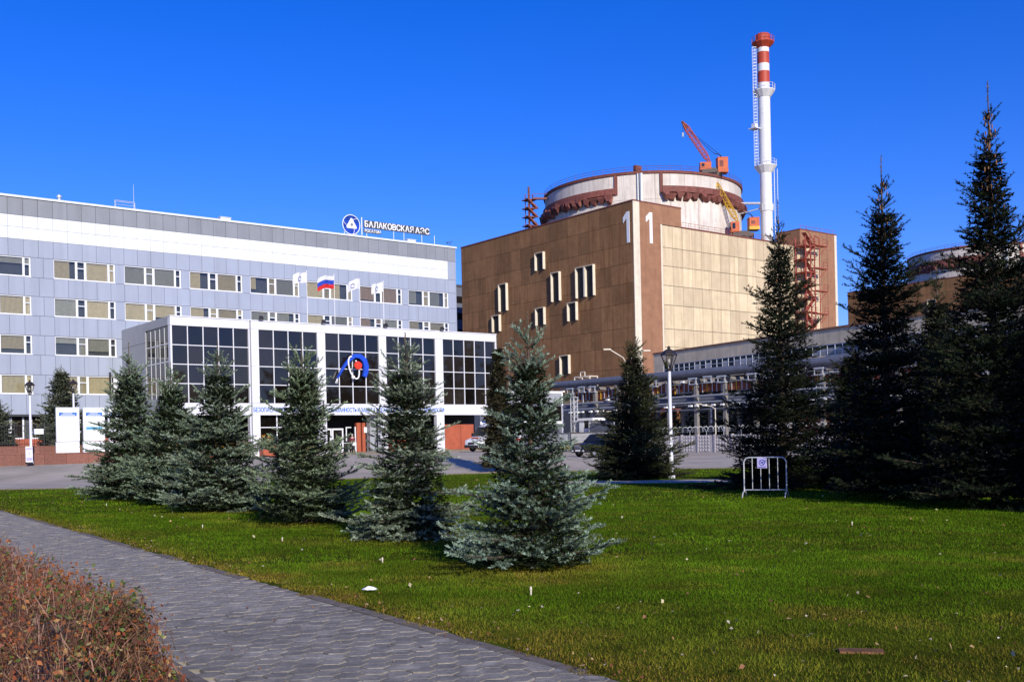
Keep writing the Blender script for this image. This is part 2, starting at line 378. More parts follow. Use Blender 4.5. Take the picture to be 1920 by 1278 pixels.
# ---------------------------------------------------------------- conifers
def spruce(H, Rb, seed, nwh, dens, nl, nw, inner, tipc, droop=8, twsp=.10, bmul=1., top=.09, power=.85, gap=0., fill=.05, nfill=9000, ftop=.925, fz=(.86, 1.5), frad=.74):
    rd = random.Random(seed); g = np.random.default_rng(seed)
    seg = []; wood = MB()
    wood.tube((0, 0, -.05), (0, 0, H*.55), .012*H+.015, .007*H+.006, 7, False); wood.tube((0, 0, H*.55), (0, 0, H), .007*H+.006, .0065, 6, False)
    ph = rd.random()*6
    def shoot(p, az, el, L, t0, order, up):
        k = max(2, min(6, int(L/.09))); st = L/k; x, y, z = p; pts = [(x, y, z)]
        for i in range(k):
            e = el+up*(i/k); a = az+rd.gauss(0, .05)
            nx, ny, nz = x+st*math.cos(e)*math.cos(a), y+st*math.cos(e)*math.sin(a), max(.03, z+st*math.sin(e))
            tip = (i+1)/k
            if order > 0 or i/k > .25: seg.append((x, y, z, nx, ny, nz, t0*(.4+.6*tip), order))
            x, y, z = nx, ny, nz; pts.append((x, y, z))
        return pts
    for w in range(nwh):
        f = (w+.35+rd.uniform(-.25, .25))/nwh; f = f**1.04*ftop
        z = H*(.025+.925*f); t = 1-z/H
        nb = max(4, int((7+5*t)*bmul+rd.random()))
        for b in range(nb):
            small = rd.random() < .3; lz = z+rd.uniform(-.4, .4)*H/nwh
            env = Rb*(max(0, t-.02)**power)*(1+.13*math.sin(7*t+ph)) + .05
            L = env*min(1.1, rd.uniform(.66, 1.2))*(rd.uniform(.35, .65) if small else 1)*(1+.08*max(0, t-.7)/.3)
            if gap and rd.random() < gap: L *= .55
            az = 2*PI*(b+rd.uniform(-.35, .35))/nb+w*1.9
            el = R(52*(1-t)**2.2 + 14 - droop*1.6*t + rd.gauss(0, 5)); upc = R(10+8*t+rd.gauss(0, 6))
            pts = shoot((0, 0, max(.04, lz)), az, el, L, 1., 0, upc)
            q = [pts[0], pts[len(pts)//2], pts[-1]]; rr = .004+.011*L
            wood.tube(q[0], q[1], rr, rr*.6, 4, False); wood.tube(q[1], q[2], rr*.6, .003, 4, False)
            s = max(.12*L, .05); side = 1
            while s < .97*L:
                fr = s/L*(len(pts)-1); i = min(int(fr), len(pts)-2); c = fr-i
                p = tuple(pts[i][k]*(1-c)+pts[i+1][k]*c for k in range(3)); e0 = el+upc*fr/(len(pts)-1)
                l2 = (.52*(L-s)+.07*Rb+.03)*rd.uniform(.6, 1.15); a2 = az+side*R(rd.uniform(38, 62)); e2 = e0*.7+R(rd.uniform(-14, 16))
                tp = shoot(p, a2, e2, l2, .45+.55*s/L, 1, R(rd.uniform(0, 14)))
                if l2 > 2.2*twsp:
                    s3 = .3*l2; sd = 1
                    while s3 < .95*l2:
                        fr = s3/l2*(len(tp)-1); i = min(int(fr), len(tp)-2); c = fr-i
                        p3 = tuple(tp[i][k]*(1-c)+tp[i+1][k]*c for k in range(3))
                        shoot(p3, a2+sd*R(rd.uniform(35, 60)), e2+R(rd.uniform(-12, 16)), (.5*(l2-s3)+.04)*rd.uniform(.6, 1.1), .5+.5*s/L, 2, R(6))
                        s3 += twsp*rd.uniform(.8, 1.2); sd = -sd
                side = -side; s += twsp*rd.uniform(.5, .8)
    # leader: a thin bare shoot at the top
    for i in range(5): seg.append((0, 0, H*(1-top)+H*top*i/5, 0, 0, H*(1-top)+H*top*(i+.9)/5, .3, 3))
    sg = np.array(seg); P0 = sg[:, :3]; D = sg[:, 3:6]-P0; Ln = np.linalg.norm(D, axis=1)
    cnt = np.maximum(1, (Ln*dens*np.where(sg[:, 7] == 3, .75, 1.)+g.random(len(Ln))).astype(int)); idx = np.repeat(np.arange(len(Ln)), cnt); n = len(idx)
    t = g.random(n); base = P0[idx]+D[idx]*t[:, None]; ax = D[idx]/np.maximum(Ln[idx], 1e-5)[:, None]
    rv = g.normal(size=(n, 3)); rv -= ax*(rv*ax).sum(1)[:, None]; rv /= np.linalg.norm(rv, axis=1)[:, None]
    # needles stand up more than down, so the shoots read as brushes
    rv[:, 2] += .35; dr = ax*.75+rv*.8; dr /= np.linalg.norm(dr, axis=1)[:, None]
    l = nl*(.7+.6*g.random(n)); sdv = np.cross(dr, g.normal(size=(n, 3))); sdv /= np.linalg.norm(sdv, axis=1)[:, None]
    T = np.stack([base-sdv*nw*.5, base+sdv*nw*.5, base+dr*l[:, None]], 1)
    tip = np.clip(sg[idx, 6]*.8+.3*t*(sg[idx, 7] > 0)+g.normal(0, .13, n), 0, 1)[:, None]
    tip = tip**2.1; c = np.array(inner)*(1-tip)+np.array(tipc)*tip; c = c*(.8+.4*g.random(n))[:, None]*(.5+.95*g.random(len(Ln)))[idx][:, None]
    c[sg[idx, 7] == 3] = (.17, .13, .07)
    dead = (sg[idx, 6] < .32) & (base[:, 2] < .22*H) & (g.random(n) < .35); c[dead] = (.15, .075, .03)
    # inner foliage filler: the crown's inner shade painted in as near-black colour
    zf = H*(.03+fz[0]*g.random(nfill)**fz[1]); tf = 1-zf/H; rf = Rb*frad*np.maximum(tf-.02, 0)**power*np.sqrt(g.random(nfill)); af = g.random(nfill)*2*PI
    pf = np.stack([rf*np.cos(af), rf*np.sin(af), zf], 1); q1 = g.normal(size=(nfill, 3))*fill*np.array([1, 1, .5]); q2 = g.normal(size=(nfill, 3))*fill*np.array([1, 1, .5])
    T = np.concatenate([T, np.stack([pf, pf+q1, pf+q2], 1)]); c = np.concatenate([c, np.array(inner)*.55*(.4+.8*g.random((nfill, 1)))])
    return T, c, wood
def plant(name, label, pos, args, cat='tree', group=None, cones=0, rz=0.):
    T, c, wood = spruce(**args); a, b = W(pos[0], pos[1])
    o = thing(name, label, cat, (a, b, pos[2]), rz, group)
    part('trunk', wood, 'bark', o, smooth=True)
    link('crown', tri_mesh('crown', T, 'needle', c), o)
    if cones:
        mb = MB(); rd = random.Random(args['seed']+5); H = args['H']
        for i in range(cones):
            z = H*rd.uniform(.70, .93); rr = args['Rb']*(1-z/H)*rd.uniform(.1, .55); t = rd.uniform(0, 2*PI); L = rd.uniform(.08, .14)
            mb.tube((rr*math.cos(t), rr*math.sin(t), z), (rr*math.cos(t), rr*math.sin(t), z-L*.5), .010, .018, 5); mb.tube((rr*math.cos(t), rr*math.sin(t), z-L*.5), (rr*math.cos(t), rr*math.sin(t), z-L), .018, .006, 5)
        part('cones', mb, 'cone', o, stuff=True)
    return o
BI, BT = (.022, .038, .008), (.345, .425, .315)  # old and tip needle tones, contrast widened to paint in light and shade
TINT = [(.92, 1, 1.02), (1.02, 1, .95), (.88, .92, .74), (.95, .97, .92), (.82, .88, .76), (.90, .94, .84)]
blue = [('nearest blue spruce, broad and low, its skirt spread over the lawn', (.24, 13.75), 3.36, 1.22, 1, 15, 1.0),
        ('second blue spruce from the front, with a thin bare leader, hiding the slogan end', (-1.86, 18.7), 3.66, 1.42, 2, 15, .95),
        ('third blue spruce from the front, standing before the entrance steps and flower planter', (-4.55, 22.95), 4.12, 1.72, 3, 16, .9),
        ('fourth blue spruce from the front, before the left glass bay of the hall', (-7.78, 27.97), 4.55, 1.95, 4, 16, .9),
        ('fifth blue spruce from the front, narrow and squeezed between two neighbours at the hall corner', (-10.39, 32.1), 4.35, 1.85, 5, 16, .85),
        ('farthest blue spruce of the row, beside the white information boards', (-13.17, 36.3), 5.4, 2.2, 6, 17, .85)]
for lab, (x, y), H, Rb, sd, nwh, k in blue:
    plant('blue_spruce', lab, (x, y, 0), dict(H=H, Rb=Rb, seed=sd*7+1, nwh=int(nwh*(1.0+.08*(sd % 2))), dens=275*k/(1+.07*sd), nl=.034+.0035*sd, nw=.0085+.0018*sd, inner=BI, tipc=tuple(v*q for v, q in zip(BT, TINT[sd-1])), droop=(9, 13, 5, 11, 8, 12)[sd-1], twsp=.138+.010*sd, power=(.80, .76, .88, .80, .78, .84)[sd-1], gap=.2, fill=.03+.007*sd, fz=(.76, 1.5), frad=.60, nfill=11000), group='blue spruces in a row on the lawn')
GI, GT = (.006, .009, .003), (.025, .037, .013)  # needle tones darkened to paint in the shade over this row
dark = [('lone dark spruce left of the lantern lamp, with the black car parked behind it', (5.22, 44.56), 6.15, 2.85, 21, 17, 0),
        ('dark spruce behind the crowd barrier, its top rising in front of the red stair tower', (8.73, 33.86), 9.3, 2.8, 22, 19, 15),
        ('tall dark spruce between the barrier and the tallest spruce, cones near its top', (9.68, 27.12), 8.85, 2.6, 23, 19, 40),
        ('tallest dark spruce at the right edge, orange cones hanging near its top', (10.74, 23.35), 9.45, 2.75, 24, 20, 90),
        ('shorter olive spruce half hidden between the two tallest dark spruces', (11.9, 29.2), 6.3, 2.2, 25, 16, 12),
        ('low dark spruce filling the gap behind the barrier spruce', (11.6, 35.5), 5.2, 2.4, 26, 14, 0),
        ('low dark spruce filling the gap at the right edge, behind the tallest one', (15.2, 31.5), 5.6, 2.6, 27, 14, 0)]
for lab, (x, y), H, Rb, sd, nwh, cn in dark:
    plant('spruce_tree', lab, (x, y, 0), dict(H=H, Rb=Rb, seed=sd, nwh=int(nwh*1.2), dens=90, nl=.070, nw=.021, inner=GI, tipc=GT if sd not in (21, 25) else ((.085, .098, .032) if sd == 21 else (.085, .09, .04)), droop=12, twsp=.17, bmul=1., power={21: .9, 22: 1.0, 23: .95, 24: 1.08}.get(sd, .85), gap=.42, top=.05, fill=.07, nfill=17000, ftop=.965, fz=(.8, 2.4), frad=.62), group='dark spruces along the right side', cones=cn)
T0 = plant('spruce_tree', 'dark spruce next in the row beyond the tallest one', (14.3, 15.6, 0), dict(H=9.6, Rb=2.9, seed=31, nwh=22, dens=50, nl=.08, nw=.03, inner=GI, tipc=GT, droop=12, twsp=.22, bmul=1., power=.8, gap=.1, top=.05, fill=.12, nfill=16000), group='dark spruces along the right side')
dup(T0, 'last dark spruce of the row, nearest the path', (*W(16.6, 8.6), 0), 2.)
plant('spruce_tree', 'brownish spruce peeping out behind the nearest blue spruce', (-.72, 62, .1), dict(H=7.9, Rb=1.5, seed=33, nwh=19, dens=60, nl=.10, nw=.034, fill=.16, nfill=6000, inner=(.05, .045, .02), tipc=(.09, .08, .035), droop=10, twsp=.26), cat='tree')
plant('spruce_tree', 'full bushy conifer with two tips behind the left information board', (*(-35.9, 84.0), 2.0), dict(H=6.7, Rb=2.55, seed=41, nwh=15, fill=.2, nfill=3500, dens=60, nl=.10, nw=.032, inner=(.055, .07, .035), tipc=(.24, .26, .18), droop=4, twsp=.26, power=.6), cat='tree')
plant('spruce_tree', 'conifer cut off by the left edge, behind the black railing', (-41.4, 84.0, 2.0), dict(H=4.2, Rb=2.3, seed=42, nwh=12, fill=.2, nfill=3500, dens=60, nl=.10, nw=.032, inner=(.055, .07, .035), tipc=(.24, .26, .18), droop=4, twsp=.26, power=.6), cat='tree')

# hedge of autumn twigs at the bottom left
rg = np.random.default_rng(9); hu0, hu1, hn0, hn1, hh = 5.25, 24., -.55, 1.44, .86
a, b = PW(hu0, .5); hedge = thing('hedge', 'clipped brown autumn hedge of bare twigs with few green leaves, by the paved path', 'hedge', (a, b, 0))
HC = None
def hpos(n, lo=.12, cl=True):
    global HC
    if cl:
        if HC is None: HC = hpos(1700, .1, False)
        q = HC[rg.integers(0, len(HC), n)]+rg.normal(size=(n, 3))*np.array([.055, .055, .05]); q[:, 2] = np.maximum(q[:, 2], .03); return q
    u = hu0+(hu1-hu0)*rg.random(n)**1.9; v = rg.random(n)
    nn = hn0+(hn1-hn0)*rg.random(n); z = lo+(hh-lo)*rg.random(n)**.7
    f = rg.random(n); top = f < .45; side = (f >= .45) & (f < .75)
    z = np.where(top, hh-np.abs(rg.normal(0, .05, n)), z); nn = np.where(side, hn1-np.abs(rg.normal(0, .06, n)), nn)
    end = f > .9; u = np.where(end, hu0+np.abs(rg.normal(0, .1, n)), u)
    lump = .05*np.sin(u*3.1+nn*2)+.04*np.sin(u*7.3-nn*5); z = z+lump*(z > .5)
    rnd_ = np.clip((nn-hn1+.25)/.25, 0, 1)*np.clip((z-hh+.3)/.3, 0, 1); nn = nn-.16*rnd_
    k = PD_L; return np.stack([u*k.x+nn*PN_L.x-a, u*k.y+nn*PN_L.y-b, z], 1)
n = 30000; p = hpos(n); d = rg.normal(size=(n, 3))*np.array([.55, .55, .4])+np.array([0, 0, .8]); d /= np.linalg.norm(d, axis=1)[:, None]
L = .07+.16*rg.random(n); e = p+d*L[:, None]*.4; s0 = p-d*L[:, None]*.6; sdv = np.cross(d, rg.normal(size=(n, 3))); sdv /= np.linalg.norm(sdv, axis=1)[:, None]
w = (.0009+.0013*rg.random(n))[:, None]; s0[:, 2] = np.maximum(s0[:, 2], 0)
T = np.concatenate([np.stack([s0-sdv*w, s0+sdv*w, e], 1), np.stack([s0-np.cross(sdv, d)*w, s0+np.cross(sdv, d)*w, e], 1)])
cc = np.array([.30, .165, .10])*(.3+1.2*rg.random((n, 1))**1.5)+np.array([.03, 0, .005])*rg.random((n, 1)); o = link('twigs', tri_mesh('twigs', T, 'hedge_leaf', np.concatenate([cc, cc])), hedge); o['kind'] = 'stuff'
n = 46000; p = hpos(n, .2); t1 = rg.normal(size=(n, 3)); t1 /= np.linalg.norm(t1, axis=1)[:, None]; t2 = np.cross(t1, rg.normal(size=(n, 3))); t2 /= np.linalg.norm(t2, axis=1)[:, None]
l = (.006+.013*rg.random(n))[:, None]
T = np.concatenate([np.stack([p-t1*l, p+t2*l*.6, p+t1*l], 1), np.stack([p-t1*l, p+t1*l, p-t2*l*.6], 1)])
cl = np.array([[.36, .115, .03], [.26, .065, .025], [.36, .19, .06], [.13, .17, .03], [.42, .32, .14]])[rg.choice(5, n, p=[.36, .30, .14, .12, .08])]*(.6+.7*rg.random((n, 1)))
grn = (np.sin(p[:, 0]*2.3)*np.sin(p[:, 1]*1.9+1) > .72) & (rg.random(n) < .5); cl[grn] = np.array([.10, .14, .03])*(.6+.8*rg.random((grn.sum(), 1)))
o = link('leaves', tri_mesh('leaves', T, 'hedge_leaf', np.concatenate([cl, cl])), hedge); o['kind'] = 'stuff'
mb = MB(); rd = random.Random(4)
for i in range(150):
    u = hu0+.15+(9*rd.random()**1.4); nn = rd.uniform(hn0+.1, hn1-.12); p0 = PW(u, nn); q0 = Vector((p0[0]-a, p0[1]-b, 0))
    for k in range(4):
        q1 = q0+Vector((rd.gauss(0, .13), rd.gauss(0, .13), rd.uniform(.35, .62))); mid = q0.lerp(q1, .5)+Vector((rd.gauss(0, .03), rd.gauss(0, .03), 0))
        mb.tube(q0, mid, .008, .006, 4, False); mb.tube(mid, q1, .006, .003, 4, False)
for i in range(330):      # stray shoots standing out of the clipped top
    u = hu0+9*rd.random()**1.3; nn = rd.uniform(hn0+.2, hn1-.02); p0 = PW(u, nn); q0 = Vector((p0[0]-a, p0[1]-b, hh-.25)); q1 = q0+Vector((rd.gauss(0, .07), rd.gauss(0, .07), rd.uniform(.22, .40)))
    mb.tube(q0, q1, .0042, .0016, 3, False)
part('stems', mb, 'twig', hedge, stuff=True)

# ---------------------------------------------------------------- office building
BM = 104.08; A0, A1 = 13.0, 72.7
off = thing('office_building', 'long grey and white office block of four window rows behind the glass hall', 'building', (A0, BM, .93)); OO = (A0, BM, .93)
part('wall', MB().box(A0, BM+.5, 5.2, A1-.02, BM+18, 25.2).box(A0, BM+.9, -.2, A1-.02, BM+18, 5.2), 'joint', off, OO)
part('end_wall', MB().box(A1-.02, BM+.05, 0, A1+.06, BM+18.05, 25.2), 'blue_clad', off, OO)
part('roof', MB().box(A0-.1, BM-.12, 25.22, A1+.15, BM+18.1, 25.42), 'trim', off, OO)
part('soffit', MB().box(A0, BM+.1, 5.08, A1, BM+.9, 5.2), 'joint', off, OO)
PWD = 6.53/5
pmesh = {}
def panel(a0, a1, z0, z1, m, name):
    key = (round(a1-a0, 3), round(z1-z0, 3), m)
    if key not in pmesh: pmesh[key] = MB().chamfer(0, 0, 0, key[0]-.022, .12, key[1]-.022, .012).mesh(name, m)
    link(name, pmesh[key], off, (a0-OO[0]+.011, 0, z0-OO[2]+.011))
edges = [26.74+PWD*k for k in range(-11, 40)]
edges = [e for e in edges if A0 < e < 71.4]+[71.55]; edges = [A0]+edges
def hidden(a, z): return 33.4 < a < 68 and z < 12.2
for a0, a1 in zip(edges, edges[1:]):
    if a1 < 18: continue
    panel(a0, a1, 23.6, 25.2, 'grey_clad', 'grey_panel')
    panel(a0, a1, 22.5, 23.6, 'white_clad', 'white_panel'); panel(a0, a1, 21.4, 22.5, 'white_clad', 'white_panel')
BANDS = [(19.8, 21.4), (16.2, 17.95), (12.58, 14.4), (8.92, 10.76), (5.23, 7.1)]
ROWS = [(17.95, 19.8), (14.4, 16.2), (10.76, 12.58), (7.1, 8.92)]
for z0, z1 in BANDS:
    for a0, a1 in zip(edges, edges[1:]):
        if a1 > 18 and not hidden(a0, z1): panel(a0, a1, z0, z1, 'blue_clad', 'blue_panel')
panel(71.55, A1, 23.6, 25.2, 'grey_clad', 'grey_panel')
for z0, z1 in [(21.4, 23.6)]+BANDS+ROWS: panel(71.55, A1, z0, z1, 'blue_clad', 'blue_panel')
starts = [12.55, 19.08]+[26.74+6.53*k for k in range(7)]
WW = 5.65; cuts = [0, 1.95, 2.15, 2.8, 3.0, 4.95, 5.12, 5.65]
frm = MB()
for z0, z1 in ((0, .07), (1.75, 1.82)): frm.box(0, .06, z0, WW, .2, z1)
for c0, c1 in ((0, .06), (1.95, 2.1), (2.83, 2.98), (4.95, 5.08), (5.58, 5.65)): frm.box(c0, .055, .07, c1, .2, 1.75)
for c0, c1 in ((2.1, 2.83), (5.08, 5.58)): frm.box(c0, .07, 1.12, c1, .19, 1.2).box(c0, .075, .07, c0+.06, .19, 1.75).box(c1-.06, .075, .07, c1, .19, 1.75)
frm.box(-.03, -.05, -.06, WW+.03, .1, 0)
frm_me = frm.mesh('window', 'pvc')
pn = {}
def pane_mesh(w, z0, z1):
    k = (w, z0, z1)
    if k not in pn: pn[k] = MB().box(0, 0, z0, w, .012, z1).mesh('pane', 'pane')
    return pn[k]
bl = {}
def blind_mesh(w, z0, m, x0=0.):
    k = (round(w, 2), round(z0, 2), m)
    if k not in bl:
        mb = MB(); n = max(2, int(w/.1)); 
        for i in range(n):
            xa, xb = w*i/n, w*(i+1)/n; mb.add([(xa, 0, z0), (xb-.012, .045, z0), (xb-.012, .045, 1.76), (xa, 0, 1.76)], [(0,1,2,3)])
        bl[k] = mb.mesh('blind', m)
    return bl[k]
rd = random.Random(17); LOOKS = {}
for r, (z0, z1) in enumerate(ROWS):
    last = A0
    for s in starts:
        if s+WW < 18 or hidden(s+1, z1): 
            last = s+WW; continue
        sc = (z1-z0-.02)/1.82
        if s > last+.05 and s > 18 and not hidden(last, z1):
            if s-last > 1.5: panel(last, last+1.1, z0, z1, 'blue_clad', 'blue_panel'); panel(last+1.1, s, z0, z1, 'blue_clad', 'blue_panel')
            else: panel(last, s, z0, z1, 'blue_clad', 'blue_panel')
        last = s+WW
        wo = link('window', frm_me, off, (s-OO[0], .02, z0-OO[2]+.06)); wo.scale = (1, 1, (z1-z0-.08)/1.82)
        tone = rd.choice(['blind_beige', 'blind_beige', 'blind_beige', 'blind_grey']) if s < 58 else rd.choice(['blind_brown', 'blind_beige', 'blind_brown'])
        for j, (c0, w) in enumerate(((.06, 1.89), (2.98, 1.97))):
            link('pane', pane_mesh(w, .07, 1.75), wo, (c0, .12, 0))
            if rd.random() < .2: part_w = w*rd.choice([.35, .6, .75])
            else: part_w = w
            zb = .08 if rd.random() < .72 else rd.choice([.25, .5, .9, 1.2])
            link('blind', blind_mesh(part_w, zb, tone if rd.random() < .85 else 'blind_grey'), wo, (c0, .2, 0))
        for j, (c0, w) in enumerate(((2.16, .61), (5.14, .38))):
            link('pane', pane_mesh(w, .07, 1.75), wo, (c0, .12, 0))
            if rd.random() < .5: link('blind', blind_mesh(w, .08 if rd.random() < .6 else 1.2, tone), wo, (c0, .2, 0))
# ground floor behind the railing
part('plinth', MB().box(A0, BM+.7, .9, 32.6, BM+.9, 3.0), 'red_wall', off, OO)
for s in (21.5, 24.6, 27.6):
    w = part('window', MB().box(s, BM+.78, 3.0, s+.15, BM+.9, 5.0).box(s+1.2, BM+.78, 3.0, s+1.5, BM+.9, 5.0).box(s+2.4, BM+.78, 3.0, s+2.55, BM+.9, 5.0).box(s, BM+.76, 3.0, s+2.55, BM+.9, 3.12), 'pvc', off, OO)
    link('pane', MB().box(s+.15, BM+.84, 3.12, s+1.2, BM+.86, 5).box(s+1.5, BM+.84, 3.12, s+2.4, BM+.86, 5).mesh('pane', 'dark_glass', False, OO), w)
# roof furniture
o = tag(part('rooftop_mast', MB().tube((0,0,0), (0,0,2.6), .03, .015, 6).box(-.12,-.12,0,.12,.12,.1), 'galv', None, loc=(34.6, BM+.8, 25.42)), 'thin white mast on the office roof edge, right of a small railing', 'antenna')
o = tag(part('roof_railing', MB().path([(0,0,0),(0,0,.8),(1.9,0,.8),(1.9,0,0)], .03).tube((0,0,.4),(1.9,0,.4),.025).path([(.2,.5,0),(.2,.5,.8),(2.1,.5,.8),(2.1,.5,0)], .03), 'galv', None, loc=(32.7, BM+.6, 25.42)), 'small white pipe railing on the office roof edge', 'railing')
o = tag(part('roof_vent', MB().lathe([(.12,0),(.12,.3),(.24,.34),(.22,.55),(.02,.66)], n=10), 'galv', None, loc=(27.5, BM+.5, 25.42), smooth=True), 'small round vent cap on the left part of the office roof', 'vent')
for i, (a, lab) in enumerate([(43.3, 'pale low box on the office roof edge, the left of two'), (66.1, 'pale low box on the office roof edge past the lettering')]):
    tag(part('roof_box', MB().box(0,0,0,1.1,.6,.28).box(-.06,-.06,.28,1.16,.66,.34), 'trim', None, loc=(a, BM+.2, 25.42)), lab, 'box')
tag(part('roof_antenna', MB().tube((0,0,0),(0,0,.75),.025).tube((-.35,0,.45),(.4,0,.7),.02).tube((.1,0,.2),(.5,0,.95),.02).cbox((-.3,0,.5),(.18,.12,.12)), 'black_metal', None, loc=(72.2, BM+.5, 25.42)), 'dark little antenna at the right corner of the office roof', 'antenna')

# rooftop sign
SB = 105.0
sg = thing('rooftop_sign', 'roof sign with round blue emblem and white raised letters on posts', 'sign', (58.9, SB, 25.42)); SO = (58.9, SB, 25.42)
mb = MB()
for a in (58.2, 59.8, 61.1, 64.7, 66.1, 68.6, 70.4): mb.tube((a, SB+.1, 25.42), (a, SB+.1, 26.2 if a < 64 else 26.7), .035)
part('post', mb, 'galv', sg, SO)
lg = link('emblem', MB().lathe([(.001,-.07),(1.08,-.07),(1.12,0),(1.08,.07),(.001,.07)], n=32).mesh('emblem', 'logo_blue'), sg, (59.02-SO[0], 0, 26.75-SO[2]), (PI/2, 0, 0))
rim = MB(); 
for i in range(36):
    t0, t1 = 2*PI*i/36, 2*PI*(i+1)/36; rim.tube((1.1*math.cos(t0),1.1*math.sin(t0),.07),(1.1*math.cos(t1),1.1*math.sin(t1),.07),.045,n=5)
for k in range(3):
    t = PI/2+2*PI/3*k-.55; q = [(.42*math.cos(t+.25),.42*math.sin(t+.25),.09),(.75*math.cos(t+.05),.75*math.sin(t+.05),.09),(1.1*math.cos(t-.3),1.1*math.sin(t-.3),.09)]; rim.path(q, .028, 5)
link('emblem_rim', rim.mesh('emblem_rim', 'letter_white'), lg)
tri = []
for k in range(3):
    t = PI/2+2*PI/3*k
    for dt, rr in ((-.30,.58),(-.12,.72),(.12,.72),(.30,.58)): tri.append((rr*math.cos(t+dt), rr*math.sin(t+dt)))
n = len(tri); link('emblem_triangle', MB().add([(x,y,.075) for x,y in tri]+[(x,y,.15) for x,y in tri], [tuple(range(n)), tuple(range(n,2*n))]+[(i,(i+1)%n,n+(i+1)%n,n+i) for i in range(n)]).mesh('emblem_triangle', 'letter_white'), lg)
link('emblem_core', MB().ball((0,0,.15), .17, 12).mesh('emblem_core', 'grey_clad', True), lg)
part('divider', MB().box(60.36, SB-.05, 25.75, 60.44, SB+.05, 27.75), 'letter_white', sg, SO)
part('letter_backing', MB().box(60.68, SB+.06, 26.62, 69.7, SB+.1, 27.5).box(60.68, SB+.06, 26.05, 62.95, SB+.1, 26.5), 'joint', sg, SO)
def letters(txt, x0, x1, z0, h, m, parent, y, O, name='letter', depth=.1, each=True):
    """raised letters from x0 to x1, cap height h"""
    size = h/.73; items = []; cur = 0.
    for ch in txt:
        if ch == ' ': cur += .20*size; continue
        me, a, b, c, d = text_mesh(ch, size, depth, m, name); items.append((me, cur-a, c)); cur += (b-a)+.085*size
    cur -= .085*size; k = (x1-x0)/cur
    for me, x, c in items:
        o = link(name, me, parent, (x0+x*k-O[0], y-O[1], z0-O[2]), (PI/2, 0, 0)); o.scale = (k, 1, 1)
letters('БАЛАКОВСКАЯ', 60.78, 67.35, 26.72, .70, 'letter_white', sg, SB-.02, SO)
letters('АЭС', 67.6, 69.6, 26.72, .70, 'letter_white', sg, SB-.02, SO)
letters('РОСАТОМ', 60.78, 62.85, 26.12, .34, 'letter_white', sg, SB-.02, SO, depth=.07)

# ---------------------------------------------------------------- glass entrance hall
HB = 90.915; HA0, HA1 = 32.9, 68.65; HT = 13.4; HG = .93
hall = thing('entrance_hall', 'white entrance hall with large dark glass bays and a slogan above the doors', 'building', (HA0, HB, HG)); HO = (HA0, HB, HG)
def hp(name, mb, m, parent=hall, **k): return part(name, mb, m, parent, HO, **k)
hp('wall', MB().box(HA0+.3, HB+.45, 5.0, HA1-.2, BM+.3, HT-.05), 'dark')
hp('roof', MB().box(HA0+.05, HB+.3, HT-.05, HA1-.05, BM+.02, HT+.06), 'side_clad')
bays = [(33.06, 40.16, 5), (41.16, 47.15, 4), (48.0, 53.95, 4), (54.8, 60.7, 4), (61.65, 68.5, 5)]
cols = [(HA0, 33.06), (40.16, 40.28), (40.42, 41.16), (47.15, 48.0), (53.95, 54.8), (60.7, 61.65), (68.5, HA1)]
for i, (a, b) in enumerate(cols):
    lo = HG-.2 if i != 1 else HG-.2
    for z0, z1 in ((lo, 2.9), (2.9, 5.82), (5.82, 9.2), (9.2, 12.62), (12.62, HT)): hp('column_panel', MB().chamfer(a, HB-.03, z0+.008, b, HB+.5, z1-.008, .012), 'hall_white')
hp('column_slot', MB().box(40.28, HB+.1, HG, 40.42, HB+.5, HT), 'grey_clad')
for (a, b, n) in bays:
    hp('fascia_panel', MB().chamfer(a+.01, HB, 12.62, b-.01, HB+.5, HT, .012), 'hall_white')
    hp('slogan_band', MB().chamfer(a+.01, HB-.02, 4.72, b-.01, HB+.5, 5.82, .012), 'hall_white')
hp('coping', MB().box(HA0-.04, HB-.08, HT, HA1+.04, HB+.5, HT+.08), 'hall_white')
def glazing(a, b, n, z0, z1, rows, rd):
    fr = MB(); w = (b-a)/n; h = (z1-z0)/rows
    for i in range(1, n): fr.box(a+w*i-.035, HB+.05, z0, a+w*i+.035, HB+.2, z1)
    for j in range(1, rows): fr.box(a, HB+.055, z0+h*j-.035, b, HB+.195, z0+h*j+.035)
    fo = hp('window', fr, 'pvc')
    for i in range(n):
        for j in range(rows):
            p = link('pane', MB().box(-w/2+.04, -.01, -h/2+.04, w/2-.04, .01, h/2-.04).mesh('pane', 'dark_glass'), fo, (a+w*(i+.5)-HO[0], .15, z0+h*(j+.5)-HO[2]), (rd.gauss(0, .008), 0, rd.gauss(0, .008)))
rd = random.Random(8)
for (a, b, n) in bays: glazing(a, b, n, 5.82, 12.62, 4, rd)
